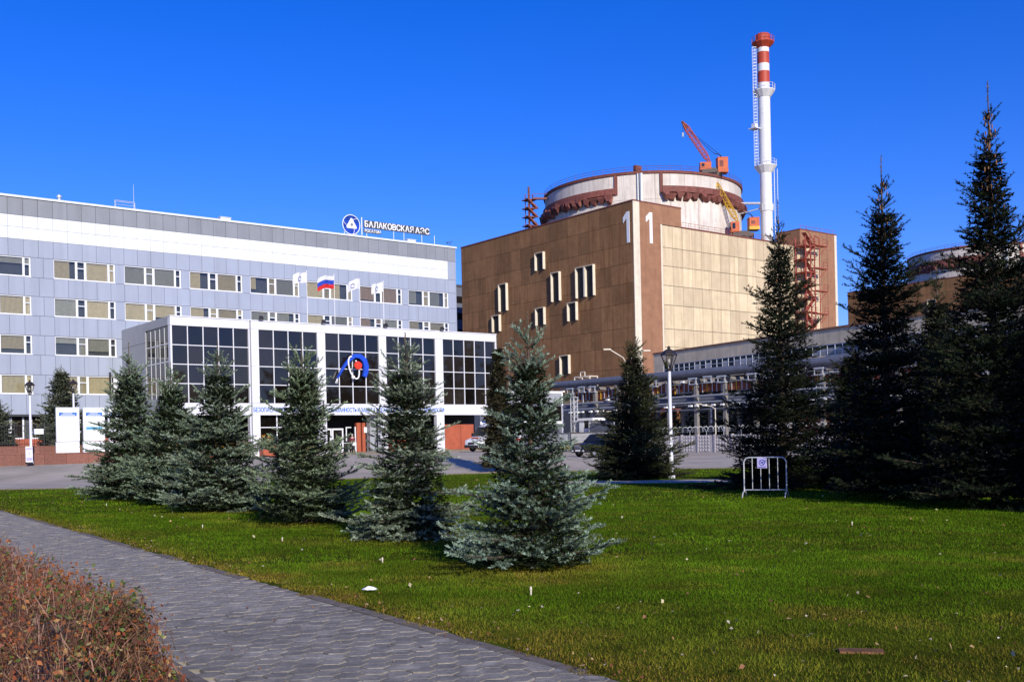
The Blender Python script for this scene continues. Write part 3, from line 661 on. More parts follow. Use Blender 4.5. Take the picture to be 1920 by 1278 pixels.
# left side: grey cladding with a glazed corner
hp('side_wall', MB().box(HA0-.02, HB+6.4, HG-.2, HA0+.32, BM, HT-.02).box(HA0-.02, HB+.5, 12.66, HA0+.32, HB+6.4, HT-.02).box(HA0-.02, HB+.5, HG-.2, HA0+.32, HB+6.4, 6.3), 'side_clad')
for z in (4.2, 8.9, 11.6): hp('side_joint', MB().box(HA0-.03, HB+6.4, z, HA0, BM, z+.03), 'joint')
for k in range(5):
    sw = hp('window', MB().box(HA0+.07, HB+.5+1.18*(k+1)-.022, 6.3, HA0+.115, HB+.5+1.18*(k+1)+.022, 12.66) if k < 4 else MB().box(HA0+.07, HB+.52, 7.85, HA0+.114, HB+6.4, 7.93).box(HA0+.07, HB+.52, 9.44, HA0+.114, HB+6.4, 9.52).box(HA0+.07, HB+.52, 11.03, HA0+.114, HB+6.4, 11.11), 'pvc')
    for j in range(4): link('pane', MB().box(HA0+.1, HB+.5+1.18*k, 6.3+1.59*j, HA0+.12, HB+.5+1.18*(k+1), 6.3+1.59*(j+1)).mesh('pane', 'dark_glass', False, HO), sw)
# slogan lettering
def slogan(txt, x0, x1):
    letters(txt, x0, x1, 5.02, .42, 'slogan_blue', hall, HB-.045, HO, 'letter', .04)
slogan('БЕЗОПАСНОСТЬ БАЛАКОВСКОЙ АЭС - ОБЯЗАННОСТЬ И ЗАБОТА ВСЕХ НАС И КАЖДОГО В ОТДЕЛЬНОСТИ', 40.5, 61.6)
# ground floor: dark recess, doors, red panels
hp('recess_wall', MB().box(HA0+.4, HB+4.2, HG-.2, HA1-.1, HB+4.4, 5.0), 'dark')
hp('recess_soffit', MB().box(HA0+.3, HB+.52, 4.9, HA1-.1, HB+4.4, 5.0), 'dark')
hp('porch_floor', MB().box(HA0+.3, HB+.02, HG-.3, HA1-.1, HB+4.3, 1.1), 'kerb')
for a0, a1, z1 in ((33.3, 40.1, 2.4), (41.2, 47.1, 1.9), (61.7, 64.3, 3.75), (64.34, 66.0, 3.75), (54.9, 57.4, 2.2)):
    hp('red_panel', MB().chamfer(a0, HB+.85, HG-.1, a1, HB+1.1, z1, .01), 'red_wall')
hp('red_pillar', MB().box(52.1, HB+1.5, 1.1, 52.55, HB+1.9, 4.0).box(52.75, HB+1.55, 1.1, 53.1, HB+1.9, 4.0), 'red_wall')
hp('grey_pillar', MB().box(53.2, HB+.8, 1.1, 53.93, HB+1.5, 4.9), 'side_clad')
hp('notice', MB().box(52.9, HB+1.45, 3.0, 53.35, HB+1.48, 3.55), 'sign_white')
gl = hp('window', MB().box(41.2, HB+.5, 3.55, 47.1, HB+.62, 3.63).box(43.0, HB+.5, 1.9, 43.1, HB+.62, 4.72).box(45.0, HB+.5, 1.9, 45.1, HB+.62, 4.72), 'pvc')
for a0, a1 in ((41.2, 43.0), (43.1, 45.0), (45.1, 47.1)):
    link('pane', MB().box(a0, HB+.55, 1.9, a1, HB+.57, 4.72).mesh('pane', 'dark_glass', False, HO), gl)
for a0 in (48.15, 49.45):
    d = hp('door', MB().box(a0, HB+1.7, 1.1, a0+.14, HB+1.78, 3.45).box(a0+1.1, HB+1.7, 1.1, a0+1.24, HB+1.78, 3.45).box(a0, HB+1.69, 3.3, a0+1.24, HB+1.79, 3.46).box(a0, HB+1.69, 1.1, a0+1.24, HB+1.79, 1.4), 'pvc')
    link('pane', MB().box(a0+.14, HB+1.73, 1.4, a0+1.1, HB+1.75, 3.3).mesh('pane', 'dark_glass', False, HO), d)
    link('handle', MB().box(a0+1.0, HB+1.63, 2.0, a0+1.05, HB+1.69, 2.6).mesh('handle', 'galv', False, HO), d)
hp('door_frame', MB().box(51.95, HB+1.6, 1.1, 52.05, HB+1.75, 3.6).box(51.1, HB+1.9, 2.2, 51.2, HB+2, 3.6).box(51.2, HB+1.9, 3.5, 51.7, HB+2, 3.6), 'pvc')
for k in range(3): hp('step', MB().box(48.0-.4*k, HB-.35-.4*k, HG-.3, 54.2+.4*k, HB+.05-.4*k, 1.1-.09*(k+1)+.05), 'kerb')
hp('handrail', MB().path([(49.1, HB-.6, .9), (49.1, HB-.6, 1.95), (51.6, HB+.8, 2.05), (51.6, HB+.8, 1.1)], .03).tube((50.4, HB+.1, 1.0), (50.4, HB+.1, 2.0), .025), 'white_paint')

# rooftop floodlights on the hall
for a, lab in ((41.3, 'black floodlight on the hall roof edge, first from the left'), (47.7, 'black floodlight on the hall roof edge, second from the left'), (54.6, 'black floodlight on the hall roof edge, third from the left, below the white flags'), (61.4, 'black floodlight on the hall roof edge, nearest the brown reactor block')):
    t = thing('floodlight', lab, 'floodlight', (a, HB-.02, HT+.08), 0, 'floodlights along the hall roof edge')
    part('bracket', MB().box(-.04,-.3,0,.04,.3,.05).tube((0,-.28,.03),(0,-.28,.22),.025), 'galv', t)
    part('lamp_head', MB().add([(-.2,-.5,.1),(.2,-.5,.1),(.2,-.2,.0),(-.2,-.2,.0),(-.15,-.38,.38),(.15,-.38,.38),(.15,-.12,.3),(-.15,-.12,.3)], [(0,3,2,1),(4,5,6,7),(0,1,5,4),(1,2,6,5),(2,3,7,6),(3,0,4,7)]), 'black_metal', t)
# flags
def flag_part(name, w, z0, z1, m, parent, seed, depth=0):
    nx, nz = 14, 4; mb = MB()
    for i in range(nx+1):
        for j in range(nz+1):
            s = i/nx; x = -w*s*.93; y = .16*math.sin(s*7+seed)*s**.5+.05*math.sin(s*13+j); z = z0+(z1-z0)*j/nz-.42*s*s-.06*math.sin(s*6+seed)
            mb.v.append((x, y-depth, z))
    for i in range(nx):
        for j in range(nz): mb.f.append((i*(nz+1)+j, (i+1)*(nz+1)+j, (i+1)*(nz+1)+j+1, i*(nz+1)+j+1))
    return part(name, mb, m, parent, smooth=True)
FB = 94.
for i, (a, top, lab, rus) in enumerate([(47.75, 18.95, 'white flag with a dark ring mark on the leftmost roof pole', 0), (50.78, 18.85, 'white, blue and red striped flag on a roof pole', 1), (53.7, 18.7, 'white flag with a ring mark on the pole right of the tricolour', 0), (56.47, 18.6, 'white flag with a ring mark on the rightmost roof pole', 0)]):
    t = thing('flag', lab, 'flag', (a, FB, HT), 0, 'flags on the hall roof')
    part('pole', MB().tube((0,0,0),(0,0,top-HT),.028,.018,8).ball((0,0,top-HT+.04),.06,6), 'white_paint', t)
    h = top-HT-.05
    if rus:
        fl = flag_part('cloth', 1.9, h-.42, h, 'flag_white', t, .8)
        for nm, m, q in (('stripe', 'flag_blue', 1), ('stripe', 'flag_red', 2)):
            s = flag_part(nm, 1.9, h-.42*(q+1), h-.42*q, m, fl, .8)
    else:
        fl = flag_part('cloth', 1.55, h-1.0, h, 'flag_white', t, i*1.7)
        ring = MB(); 
        for dep in (.03,):
            for k in range(14):
                t0, t1 = R(20+k*22), R(20+(k+1)*22)
                def fp(c, s_): 
                    x = -.80+.20*c; s = -x/1.55/.93; return (x, .16*math.sin(s*7+i*1.7)*s**.5-.05, h-.60+.20*s_-.42*s*s)
                ring.tube(fp(math.cos(t0), math.sin(t0)), fp(math.cos(t1), math.sin(t1)), .028, n=4)
        part('ring_mark', ring, 'logo_blue', fl)
# hanging emblem on the glass
em = thing('emblem_sculpture', 'blue arch, red disc and white orbit ring mounted on the middle glass bay', 'emblem', (51.0, HB-.02, 9.5))
arc = MB(); pts = []
ctrl = [(-1.93,-1.25,.05),(-1.56,-.62,.11),(-1.12,.02,.17),(-.6,.6,.23),(.0,1.0,.28),(.6,.98,.33),(1.08,.6,.37),(1.27,.0,.38),(1.2,-.6,.34),(1.05,-1.02,.28)]
for (x, z, w), (x2, z2, w2) in zip(ctrl, ctrl[1:]): pass
left = []; right = []
for i, (x, z, w) in enumerate(ctrl):
    w *= .68
    p, q = ctrl[max(0, i-1)], ctrl[min(len(ctrl)-1, i+1)]; dx, dz = q[0]-p[0], q[1]-p[1]; L = math.hypot(dx, dz)
    left.append((x-dz/L*w, z+dx/L*w)); right.append((x+dz/L*w, z-dx/L*w))
for i in range(len(ctrl)-1): arc.prism([left[i], left[i+1], right[i+1], right[i]], -.42, -.12)
part('arch', arc, 'emblem_blue', em)
part('arch_tail', MB().tube((-1.88,-.27,-1.15),(-2.12,-.27,-1.7),.035).tube((-1.84,-.27,-1.15),(-1.98,-.27,-1.75),.025), 'white_paint', em)
part('red_disc', MB().lathe([(.001,-.16),(.36,-.14),(.42,0),(.36,.14),(.001,.16)], n=24), 'emblem_red', em, loc=(0.05,-.86,.02), rot=(PI/2,0,0), smooth=True)
orb = MB(); pp = []
for k in range(29):
    t = R(75)+k/28*R(320); x, z = .42*math.cos(t), 1.12*math.sin(t); c, s = math.cos(R(17)), math.sin(R(17)); pp.append((-.24+x*c-z*s, -.55-.15*math.cos(t), -.18+x*s+z*c))
orb.path(pp, .075, 7); part('orbit_ring', orb, 'white_paint', em, smooth=True)
part('orbit_ball', MB().ball((-.40,-.66,-1.12), .19, 12), 'white_paint', em, smooth=True)
part('mount', MB().tube((0,-.3,0),(0,.1,0),.04).tube((.9,-.3,.7),(.9,.1,.7),.03), 'galv', em)
# planter in front
for a, lab, w in ((40.9, 'red planter with an orange autumn shrub left of the entrance steps', 2.4), (35.4, 'red planter behind the blue spruces at the hall corner', 3.4)):
    t = thing('planter', lab, 'planter', (a, HB-1.1, tz(a, HB-1)))
    part('box', MB().box(0,0,0,w,.8,.62), 'red_wall', t); part('rim', MB().box(-.04,-.04,.62,w+.04,.84,.70), 'kerb', t)
    mb = MB(); rr = random.Random(int(a))
    for k in range(240):
        p = Vector((rr.gauss(.45 if w < 3 else w/2, .25 if w < 3 else .9), rr.gauss(.4, .2), .7+abs(rr.gauss(.25, .38)))); d = Vector((rr.gauss(0,1), rr.gauss(0,1), rr.gauss(0,1))).normalized()*.13; e = d.cross(Vector((rr.gauss(0,1), rr.gauss(0,1), 1))).normalized()*.09
        mb.add([p-d, p+e, p+d, p-e], [(0,1,2,3)])
    part('shrub', mb, 'autumn_shrub', t, stuff=True)
# wall banner at the corner
t = thing('wall_banner', 'narrow white banner on a dark bracket at the office corner', 'banner', (31.65, BM-.25, 6.8))
part('bracket', MB().box(-.06,-.1,-.1,.06,.25,2.5).tube((0,0,2.2),(.9,-.3,2.2),.03).tube((0,0,.2),(.9,-.3,.2),.03), 'black_metal', t)
part('cloth', MB().add([(.25,-.12,0),(.9,-.32,.15),(.9,-.32,2.2),(.25,-.12,2.35)], [(0,1,2,3)]).add([(.25,-.10,0),(.9,-.30,.15),(.9,-.30,2.2),(.25,-.10,2.35)], [(0,3,2,1)]), 'flag_white', t)

# ---------------------------------------------------------------- terrace walls, railing, boards at the left
TB = 79.4
tw = thing('retaining_wall', 'stepped wall of dark red granite slabs along the yard, at the left', 'wall', (8, TB, .85)); TO = (8, TB, .85)
part('core', MB().box(6, TB+.05, .4, 31.5, TB+1.3, 1.58).box(6, TB+1.25, .4, 31.5, TB+2.2, 2.13), 'joint', tw, TO)
a = 6.0; k = 0
while a < 31.4:
    part('slab', MB().chamfer(a+.006, TB-.02, .5, a+1.494, TB+.05, 1.58, .008), 'granite', tw, TO)
    part('slab', MB().chamfer(a+.006, TB+1.18, 1.6, a+1.494, TB+1.25, 2.13, .008), 'granite', tw, TO)
    part('coping', MB().box(a+.004, TB-.05, 1.58, a+1.496, TB+1.2, 1.64), 'granite', tw, TO); part('coping', MB().box(a+.004, TB+1.15, 2.13, a+1.496, TB+2.2, 2.18), 'granite', tw, TO)
    a += 1.5
struct('terrace', MB().box(-5, TB+2.2, .3, 32.5, BM+.7, 2.05), 'turf')
rl = thing('railing', 'black metal railing of upright bars on top of the granite wall', 'fence', (16, TB+1.7, 2.18)); RO = (16, TB+1.7, 2.18)
part('rail', MB().box(12, TB+1.68, 2.32, 24.4, TB+1.72, 2.36).box(12, TB+1.68, 3.62, 24.4, TB+1.72, 3.67), 'black_metal', rl, RO)
bar_me = MB().box(-.012,-.012,0,.012,.012,1.5).mesh('bar', 'black_metal'); post_me = MB().box(-.035,-.035,0,.035,.035,1.65).mesh('post', 'black_metal')
a = 12.; k = 0
while a < 24.4:
    if k % 12 == 0: link('post', post_me, rl, (a-RO[0], 0, 0))
    else: link('bar', bar_me, rl, (a-RO[0], 0, 0))
    a += .165; k += 1
tag(part('notice_board', MB().box(0,0,0,.68,.03,.38).box(.1,.03,.1,.58,.05,.2), 'sign_white', None, loc=(19.2, TB+1.63, 3.03)), 'small white notice fixed to the black railing', 'sign')
for i, (a0, a1, lab, nb) in enumerate([(20.5, 22.1, 'tall white information board with one blue heading, leftmost of three', 1), (22.38, 23.9, 'tall white information board with a blue and a lighter blue band', 2), (24.16, 25.5, 'tall white information board half hidden behind the farthest blue spruce', 1)]):
    t = thing('information_board', lab, 'sign', (a0, 80.0, 1.64), 0, 'white information boards on the granite wall'); w = a1-a0
    part('base', MB().box(-.03,-.02,0,w-.02,.25,.78), 'sign_white', t)
    part('panel', MB().chamfer(0,-.04,.82,w,.16,3.28,.01), 'sign_white', t)
    hd = part('heading', MB().box(.18,-.047,2.66,w-.18,-.039,2.92), 'sign_blue', t)
    link('text_line', MB().box(.45,-.052,2.82,w-.5,-.046,2.86).box(.3,-.052,2.73,w-.3,-.046,2.77).mesh('text_line', 'sign_white'), hd)
    if nb == 2: part('heading', MB().box(.18,-.047,1.66,w-.18,-.039,1.86), 'sign_cyan', t)
    rg_ = MB()
    for k in range(12): rg_.tube((w/2+.06*math.cos(k*PI/6),-.045,3.08+.06*math.sin(k*PI/6)), (w/2+.06*math.cos((k+1)*PI/6),-.045,3.08+.06*math.sin((k+1)*PI/6)), .012, n=4)
    part('crest', rg_, 'grey_clad', t)
t = thing('stand_sign', 'narrow lilac and white sign strapped to the foot of the left lamp post', 'sign', (*W(-33.38, 72.6), .93))
part('panel', MB().box(-.22,-.03,.12,.22,.03,1.2), 'sign_white', t)
part('print', MB().box(-.19,-.036,.95,.19,-.029,1.12).box(-.19,-.036,.2,.19,-.029,.45).box(-.14,-.036,.55,.14,-.029,.6).box(-.05,-.036,.65,.07,-.029,.8), 'sign_lilac', t)
part('foot', MB().box(-.2,-.2,0,.2,.2,.12), 'black_metal', t)

# ---------------------------------------------------------------- lantern lamps
def lantern(label, loc, H):
    t = thing('lantern_lamp', label, 'street lamp', loc, R(20), 'lantern lamps on white posts')
    part('post', MB().lathe([(.16,0),(.16,.1),(.11,.25),(.095,1.0),(.085,1.02),(.07,H-1.05),(.001,H-1.04)], n=12), 'lamp_pole', t, smooth=True)
    ln = part('lantern', MB().lathe([(.05,H-1.08),(.11,H-1.02),(.13,H-.95),(.001,H-.94)], n=6).lathe([(.38,H-.37),(.36,H-.33),(.22,H-.17),(.08,H-.10),(.05,H-.06),(.09,H-.03),(.03,H+.01),(.001,H+.06)], n=6).lathe([(.001,H-.37),(.38,H-.37)], n=6), 'lantern_metal', t)
    fr = MB()
    for k in range(6):
        c, s = math.cos(k*PI/3), math.sin(k*PI/3); fr.tube((.12*c,.12*s,H-.95),(.33*c,.33*s,H-.37),.016,n=4)
    link('lantern_frame', fr.mesh('lantern_frame', 'lantern_metal'), ln)
    link('lantern_glass', MB().lathe([(.11,H-.94),(.315,H-.38)], n=6).mesh('lantern_glass', 'lantern_glass'), ln)
    link('bulb', MB().ball((0,0,H-.62), .07, 8, 1.5).mesh('bulb', 'flag_white', True), ln)
    return t
lantern('white lamp post with a dark lantern, in front of the granite wall at far left', (*W(-33.42, 73.0), .93), 5.8)
lantern('white lamp post with a dark lantern, rising behind the left information board', (*W(-32.6, 78.3), 2.1), 5.0)
lantern('large lantern on a white post between the dark spruces, right of the black car', (*W(6.80, 45.0), 0), 5.62)

# ---------------------------------------------------------------- reactor building
RA, RBb = 145.03, 146.94
def reactor(label):
    t = thing('reactor_building', label, 'building', (RA, RBb, 0), 0, 'brown reactor blocks with round white tops')
    LW, LD = 66.15, 58.3
    part('core', MB().box(.15,.15,-.5,LW-.12,LD,44.4).box(.15,.15,44.4,13.55,LD,48.3).box(52.6,.15,44.4,LW-.12,6.5,48.3), 'joint', t)
    # left face, brown panels
    zs = [0, 4.5, 8.2, 12, 15.9, 20.2, 23.8, 28.6, 32.5, 36.4, 40.1, 44.5, 48.35]; me = {}
    nb = 18; w = LD/nb
    for i in range(nb):
        for j in range(len(zs)-1):
            if zs[j+1] < 9: continue
            k = round(zs[j+1]-zs[j], 2)
            if k not in me: me[k] = MB().add([(0,-w+.06,.03),(0,-.0,.03),(0,0,k-.03),(0,-w+.06,k-.03),(.15,-w+.06,.03),(.15,0,.03),(.15,0,k-.03),(.15,-w+.06,k-.03)], [(0,1,2,3),(4,7,6,5),(0,4,5,1),(1,5,6,2),(2,6,7,3),(3,7,4,0)]).mesh('brown_panel', 'brown_wall')
            link('brown_panel', me[k], t, (0, LD-i*w-.015, zs[j]))
    part('parapet', MB().box(-.1,-.1,48.36,13.7,.5,48.62).box(-.1,.5,48.36,.5,LD+.1,48.62).box(13.2,.5,48.36,13.7,LD,48.62).box(13.72,-.06,44.42,52.4,.4,44.75).box(52.4,-.1,48.36,LW+.05,.4,48.62).box(52.4,.4,48.36,52.8,6.6,48.62), 'rust_paint', t)
    # right face
    part('corner_strip', MB().box(.0,-.06,0,.55,.14,48.35).box(.55,-.09,0,1.7,.14,48.35), 'cream_strip', t)
    part('brown_pier', MB().box(1.7,-.02,0,7.6,.14,44.6), 'brown_band', t)
    part('brown_pier', MB().box(7.6,.0,0,8.1,.14,44.6), 'cream_strip', t)
    part('brown_band', MB().box(1.7,-.03,44.62,13.6,.14,48.35), 'brown_band', t)
    part('band_side', MB().box(13.56,.14,44.4,13.62,LD,48.35), 'brown_band', t)
    part('tower_side', MB().box(52.42,.02,44.4,52.6,6.5,48.35), 'brown_band', t)
    part('tower_front', MB().box(52.5,-.03,44.68,65.3,.14,48.35).box(60.0,-.02,0,65.3,.14,44.66), 'brown_band', t)
    part('tower_joint', MB().box(62.3,-.035,10,62.38,-.018,48.3), 'joint', t)
    part('tower_strip', MB().box(65.3,-.05,0,LW,.14,48.35), 'cream_strip', t)
    pw = 2.865; xs = [8.1+.02+pw*k for k in range(16)]; xs[-1] = 52.45; pc = {}
    for x0, x1 in list(zip(xs, xs[1:]))+[(52.5, 56.2), (56.2, 59.97)]:
        for z0, z1 in zip(zs, zs[1:]):
            if z1 < 9 or z1 > 45: continue
            k = (round(x1-x0, 2), round(z1-z0, 2))
            if k not in pc: pc[k] = MB().chamfer(.04, 0, .04, k[0]-.04, .14, k[1]-.04, .03).mesh('cream_panel', 'cream_wall')
            link('cream_panel', pc[k], t, (x0, .0, z0))
    # window hoods on the left face: b offset of the near edge, bottom, size
    for b0, z0, wd, h, two in ((26.6,38.9,3.0,3.75,0),(21.5,31.5,2.8,6.15,0),(10.8,31.3,5.6,6.3,1),(39.9,31.5,3.0,6.15,0),(42.7,27.1,2.9,3.75,0),(26.8,27.0,3.0,3.75,0),(16.3,26.85,2.9,3.8,0),(19.0,15.9,3.0,3.95,0)):
        d = .66; b0 += .4; wd -= .1; mb = MB().box(-d,b0,z0,.1,b0+.13,z0+h).box(-d,b0+wd-.13,z0,.1,b0+wd,z0+h).box(-d,b0+.13,z0+h-.13,.1,b0+wd-.13,z0+h)
        if two: mb.box(-d,b0+wd/2-.2,z0,.1,b0+wd/2+.2,z0+h-.13)
        f = part('window', mb, 'cream_strip', t)
        link('pane', MB().box(-.03,b0+.13,z0,-.005,b0+wd-.13,z0+h-.13).mesh('pane', 'dark'), f)
    # the digits 1 1 either side of the corner
    one = [(0,0),(0,.80),(-.38,.66),(-.38,.84),(.02,1.0),(.30,1.0),(.30,0)]
    part('digit', MB().prism([(3.55+x*2.6+.9, 40.5+z*6.1) for x, z in one], -.12, -.035), 'white_paint', t)
    sd = MB().prism([(x*2.6, z*6.1) for x, z in one], -.08, .0)
    part('digit', sd, 'white_paint', t, loc=(-.01, 1.75, 40.4), rot=(0,0,-PI/2))
    # round part
    c = (31.88, 29.15); RR = 22.85; AO = -37.8
    part('drum', MB().lathe([(RR-.15,43.5),(RR-.15,58.7)], (c[0],c[1],0), 96), 'dome_white', t, smooth=True)
    for k in range(26):
        a0, a1 = R(-236+k*8.3), R(-236+(k+1)*8.3)
        part('drum_panel', MB().arcblock(c, RR-.2, RR, 53.2, 58.55, a0+.0012, a1-.0012, 5), 'dome_white', t, smooth=True)
        part('drum_panel', MB().arcblock(c, RR-.2, RR-.06, 43.6, 53.18, a0+.0012, a1-.0012, 5), 'dome_white', t, smooth=True)
    part('dome', MB().lathe([(22.3,59.0),(21.5,59.3),(18.5,60.0),(13,60.9),(7,61.4),(.01,61.6)], (c[0],c[1],0), 64), 'dome_white', t, smooth=True)
    part('drum_cornice', MB().lathe([(RR-.1,58.55),(RR+.3,58.6),(RR+.35,59.15),(RR-.3,59.2),(RR-.6,59.0)], (c[0],c[1],0), 96), 'rust_paint', t)
    hr = MB(); N = 120
    for k in range(N):
        p = [(c[0]+(RR+.2)*math.cos(2*PI*(k+d)/N), c[1]+(RR+.2)*math.sin(2*PI*(k+d)/N)) for d in (0, 1)]
        for z in (59.65, 60.15): hr.tube((*p[0], z), (*p[1], z), .04, n=4, cap=False)
        if k % 2 == 0: hr.tube((*p[0], 59.15), (*p[0], 60.15), .04, n=4, cap=False)
    part('handrail', hr, 'rust_paint', t)
    for a0, a1 in ((-200+AO, -111.5+AO), (-86.5+AO, 30+AO)):
        part('drum_band', MB().arcblock(c, RR-.1, RR+.55, 54.55, 55.85, R(a0), R(a1), 30), 'rust_paint', t, smooth=True)
    for a in (-111.0+AO, -86.7+AO):
        part('drum_pilaster', MB().arcblock(c, RR-.1, RR+.35, 54.4, 58.55, R(a-1.0), R(a+.6), 3), 'rust_paint', t)
    part('drum_pipe', MB().tube((c[0]+(RR+.3)*math.cos(R(-99.4+AO)), c[1]+(RR+.3)*math.sin(R(-99.4+AO)), 44), (c[0]+(RR+.3)*math.cos(R(-99.4+AO)), c[1]+(RR+.3)*math.sin(R(-99.4+AO)), 58.6), .18).tube((c[0]+(RR+.3)*math.cos(R(-97.6+AO)), c[1]+(RR+.3)*math.sin(R(-97.6+AO)), 44), (c[0]+(RR+.3)*math.cos(R(-97.6+AO)), c[1]+(RR+.3)*math.sin(R(-97.6+AO)), 58.6), .4), 'galv', t)
    wm = MB().add([(0,-.75,0),(0,.75,0),(1.25,.95,-.25),(1.25,-.95,-.25),(0,-.55,-1.9),(0,.55,-1.9),(1.0,.35,-1.45),(1.0,-.35,-1.45)], [(0,1,2,3),(4,7,6,5),(0,4,5,1),(1,5,6,2),(2,6,7,3),(3,7,4,0)]).mesh('anchor_block', 'rust_paint')
    rd = random.Random(2)
    for a in [AO-192+4.3*k for k in range(19)]+[AO-85+4.1*k for k in range(27)]:
        link('anchor_block', wm, t, (c[0]+(RR-.05)*math.cos(R(a)), c[1]+(RR-.05)*math.sin(R(a)), 54.5+rd.gauss(0,.1)), (rd.gauss(0,.3), rd.gauss(0,.22), R(a)+rd.gauss(0,.16)))
    part('drum_hatch', MB().box(-.9,-.4,0,.9,.4,1.2), 'rust_paint', t, loc=(c[0]+21.8*math.cos(R(-99.5+AO)), c[1]+21.8*math.sin(R(-99.5+AO)), 59.4))
    rr = MB()      # roof edge railings
    for x in range(14, 53, 2): rr.tube((x,.2,44.7),(x,.2,45.7),.04,n=4)
    rr.tube((14,.2,45.7),(52.4,.2,45.7),.04,n=4).tube((14,.2,45.2),(52.4,.2,45.2),.03,n=4)
    for x in range(53, 66, 2): rr.tube((x,.2,48.6),(x,.2,49.4),.04,n=4)
    rr.tube((52.6,.2,49.4),(66,.2,49.4),.04,n=4)
    part('roof_rail', rr, 'rust_steel', t)
    return t
unit = reactor('brown reactor block with the white number 11 on its corner and a round white top')
unit2 = dup(unit, 'second reactor block farther right, mostly hidden behind the tall dark spruces', (RA+154, RBb-1, 0))
for ch in list(unit2.children):
    if ch.name.startswith('digit'): bpy.data.objects.remove(ch)

# steel stair mast at the left of the drum
t = thing('stair_mast', 'thin red steel stair mast with a bridge to the round reactor top, left of it', 'tower', (153, 188.9, 44.5))
mb = MB()
for x, y in ((-.6,-.6),(.6,-.6),(.6,.6),(-.6,.6)): mb.tube((x,y,-.5),(x,y,14.5),.12,n=5)
mb.tube((0,0,0),(0,0,16.2),.25,n=6); part('mast', mb, 'rust_paint', t)
for k in range(7): part('landing', MB().box(-1.2,-1.2,1+2.0*k,1.2,1.2,1.2+2.0*k).tube((-1.2,-1.2,2+2.*k),(1.2,-1.2,2+2.*k),.05).tube((-1.2,-1.2,1+2.*k),(-1.2,-1.2,2+2.*k),.05).tube((1.2,-1.2,1+2.*k),(1.2,-1.2,2+2.*k),.05), 'rust_paint', t)
fl = MB()
for k in range(6): fl.add([(1.2,-1.3,1.2+2*k),(1.9,-1.3,1.2+2*k),(-.9,-1.3,3.2+2*k),(-1.5,-1.3,3.2+2*k),(1.2,-.6,1.2+2*k),(1.9,-.6,1.2+2*k),(-.9,-.6,3.2+2*k),(-1.5,-.6,3.2+2*k)], [(0,1,2,3),(4,5,6,7),(0,4,7,3),(1,5,6,2)])
part('stair_flight', fl, 'rust_paint', t)
part('bridge', MB().box(.8,-1.6,13.0,4.2,-.8,13.4).box(.8,-1.6,14.2,4.2,-1.5,14.3), 'rust_paint', t, rot=(0,0,R(-33)))

# red stair tower on the right face
t = thing('stair_tower', 'red steel escape stair tower climbing the right face of the reactor block', 'stairs', (196.8, RBb-1.7, 16))
mb = MB(); H = 30.2
for x, y in ((-1.6,-1.4),(1.6,-1.4),(1.6,1.3),(-1.6,1.3),(0,-1.5)): mb.tube((x,y,0),(x,y,H),.16,n=5)
mb.tube((3.4,-1.4,0),(3.4,-1.4,H),.15,n=5).tube((3.4,-1.4,H),(1.6,-1.4,H+.3),.12,n=5)
part('frame', mb, 'rust_steel', t)
for k in range(10):
    z = 1.5+k*2.95
    part('landing', MB().box(-2.0,-1.7,z,1.9,1.4,z+.18).tube((-2,-1.7,z+1.1),(1.9,-1.7,z+1.1),.07).tube((-2,-1.7,z+.6),(1.9,-1.7,z+.6),.05).tube((-2,-1.7,z),(-2,-1.7,z+1.1),.06).tube((0,-1.7,z),(0,-1.7,z+1.1),.06), 'rust_steel', t)
    s = 1 if k % 2 else -1
    part('stair_flight', MB().add([(s*1.6,-1.5,z),(s*1.6,-.4,z),(-s*1.6,-.4,z+2.95),(-s*1.6,-1.5,z+2.95)], [(0,1,2,3)]).tube((s*1.6,-1.55,z+1),(-s*1.6,-1.55,z+3.95),.07), 'rust_steel', t)
for k in range(6):
    z = 2.9+k*5.1
    part('platform', MB().box(1.9,-1.7,z,6.1,-.3,z+.2).tube((3.4,-1.5,z-2.0),(5.9,-1.5,z),.09).path([(4.4,-1.7,z),(4.4,-1.7,z+1.5),(6.1,-1.7,z+1.5),(6.1,-1.7,z)], .06).tube((4.4,-1.7,z+.8),(6.1,-1.7,z+.8),.05), 'rust_steel', t)

# ventilation stack
SA_, SBk = 191.5, 151.4
t = thing('ventilation_stack', 'tall slender white stack with red and white bands near the top', 'chimney', (SA_, SBk, 44.4)); r = 1.32
def zz(z): return z-44.4
part('shaft', MB().lathe([(r,0),(r,zz(81.3))], n=32), 'stack_white', t, smooth=True)
for z0, z1, m in ((81.3,84.0,'stack_red'),(84.0,85.7,'stack_white'),(85.7,88.3,'stack_red'),(88.3,89.8,'stack_white'),(89.8,90.8,'stack_red')):
    part('band', MB().lathe([(r+.004,zz(z0)),(r+.004,zz(z1))], n=32), m, t, smooth=True)
part('head', MB().lathe([(r,zz(89.2)),(r+.1,zz(89.4)),(2.3,zz(90.2)),(2.5,zz(90.4)),(2.5,zz(90.6)),(1.75,zz(90.7)),(1.6,zz(92.3)),(1.3,zz(92.5)),(1.2,zz(91))], n=12), 'stack_red', t)
hd = MB()
for k in range(12):
    c0, s0, c1, s1 = math.cos(k*PI/6), math.sin(k*PI/6), math.cos((k+1)*PI/6), math.sin((k+1)*PI/6)
    hd.tube((2.45*c0,2.45*s0,zz(90.5)),(2.45*c0,2.45*s0,zz(91.7)),.05,n=4).tube((2.45*c0,2.45*s0,zz(91.7)),(2.45*c1,2.45*s1,zz(91.7)),.05,n=4).tube((2.45*c0,2.45*s0,zz(91.1)),(2.45*c1,2.45*s1,zz(91.1)),.04,n=4)
part('head_rail', hd, 'stack_red', t)
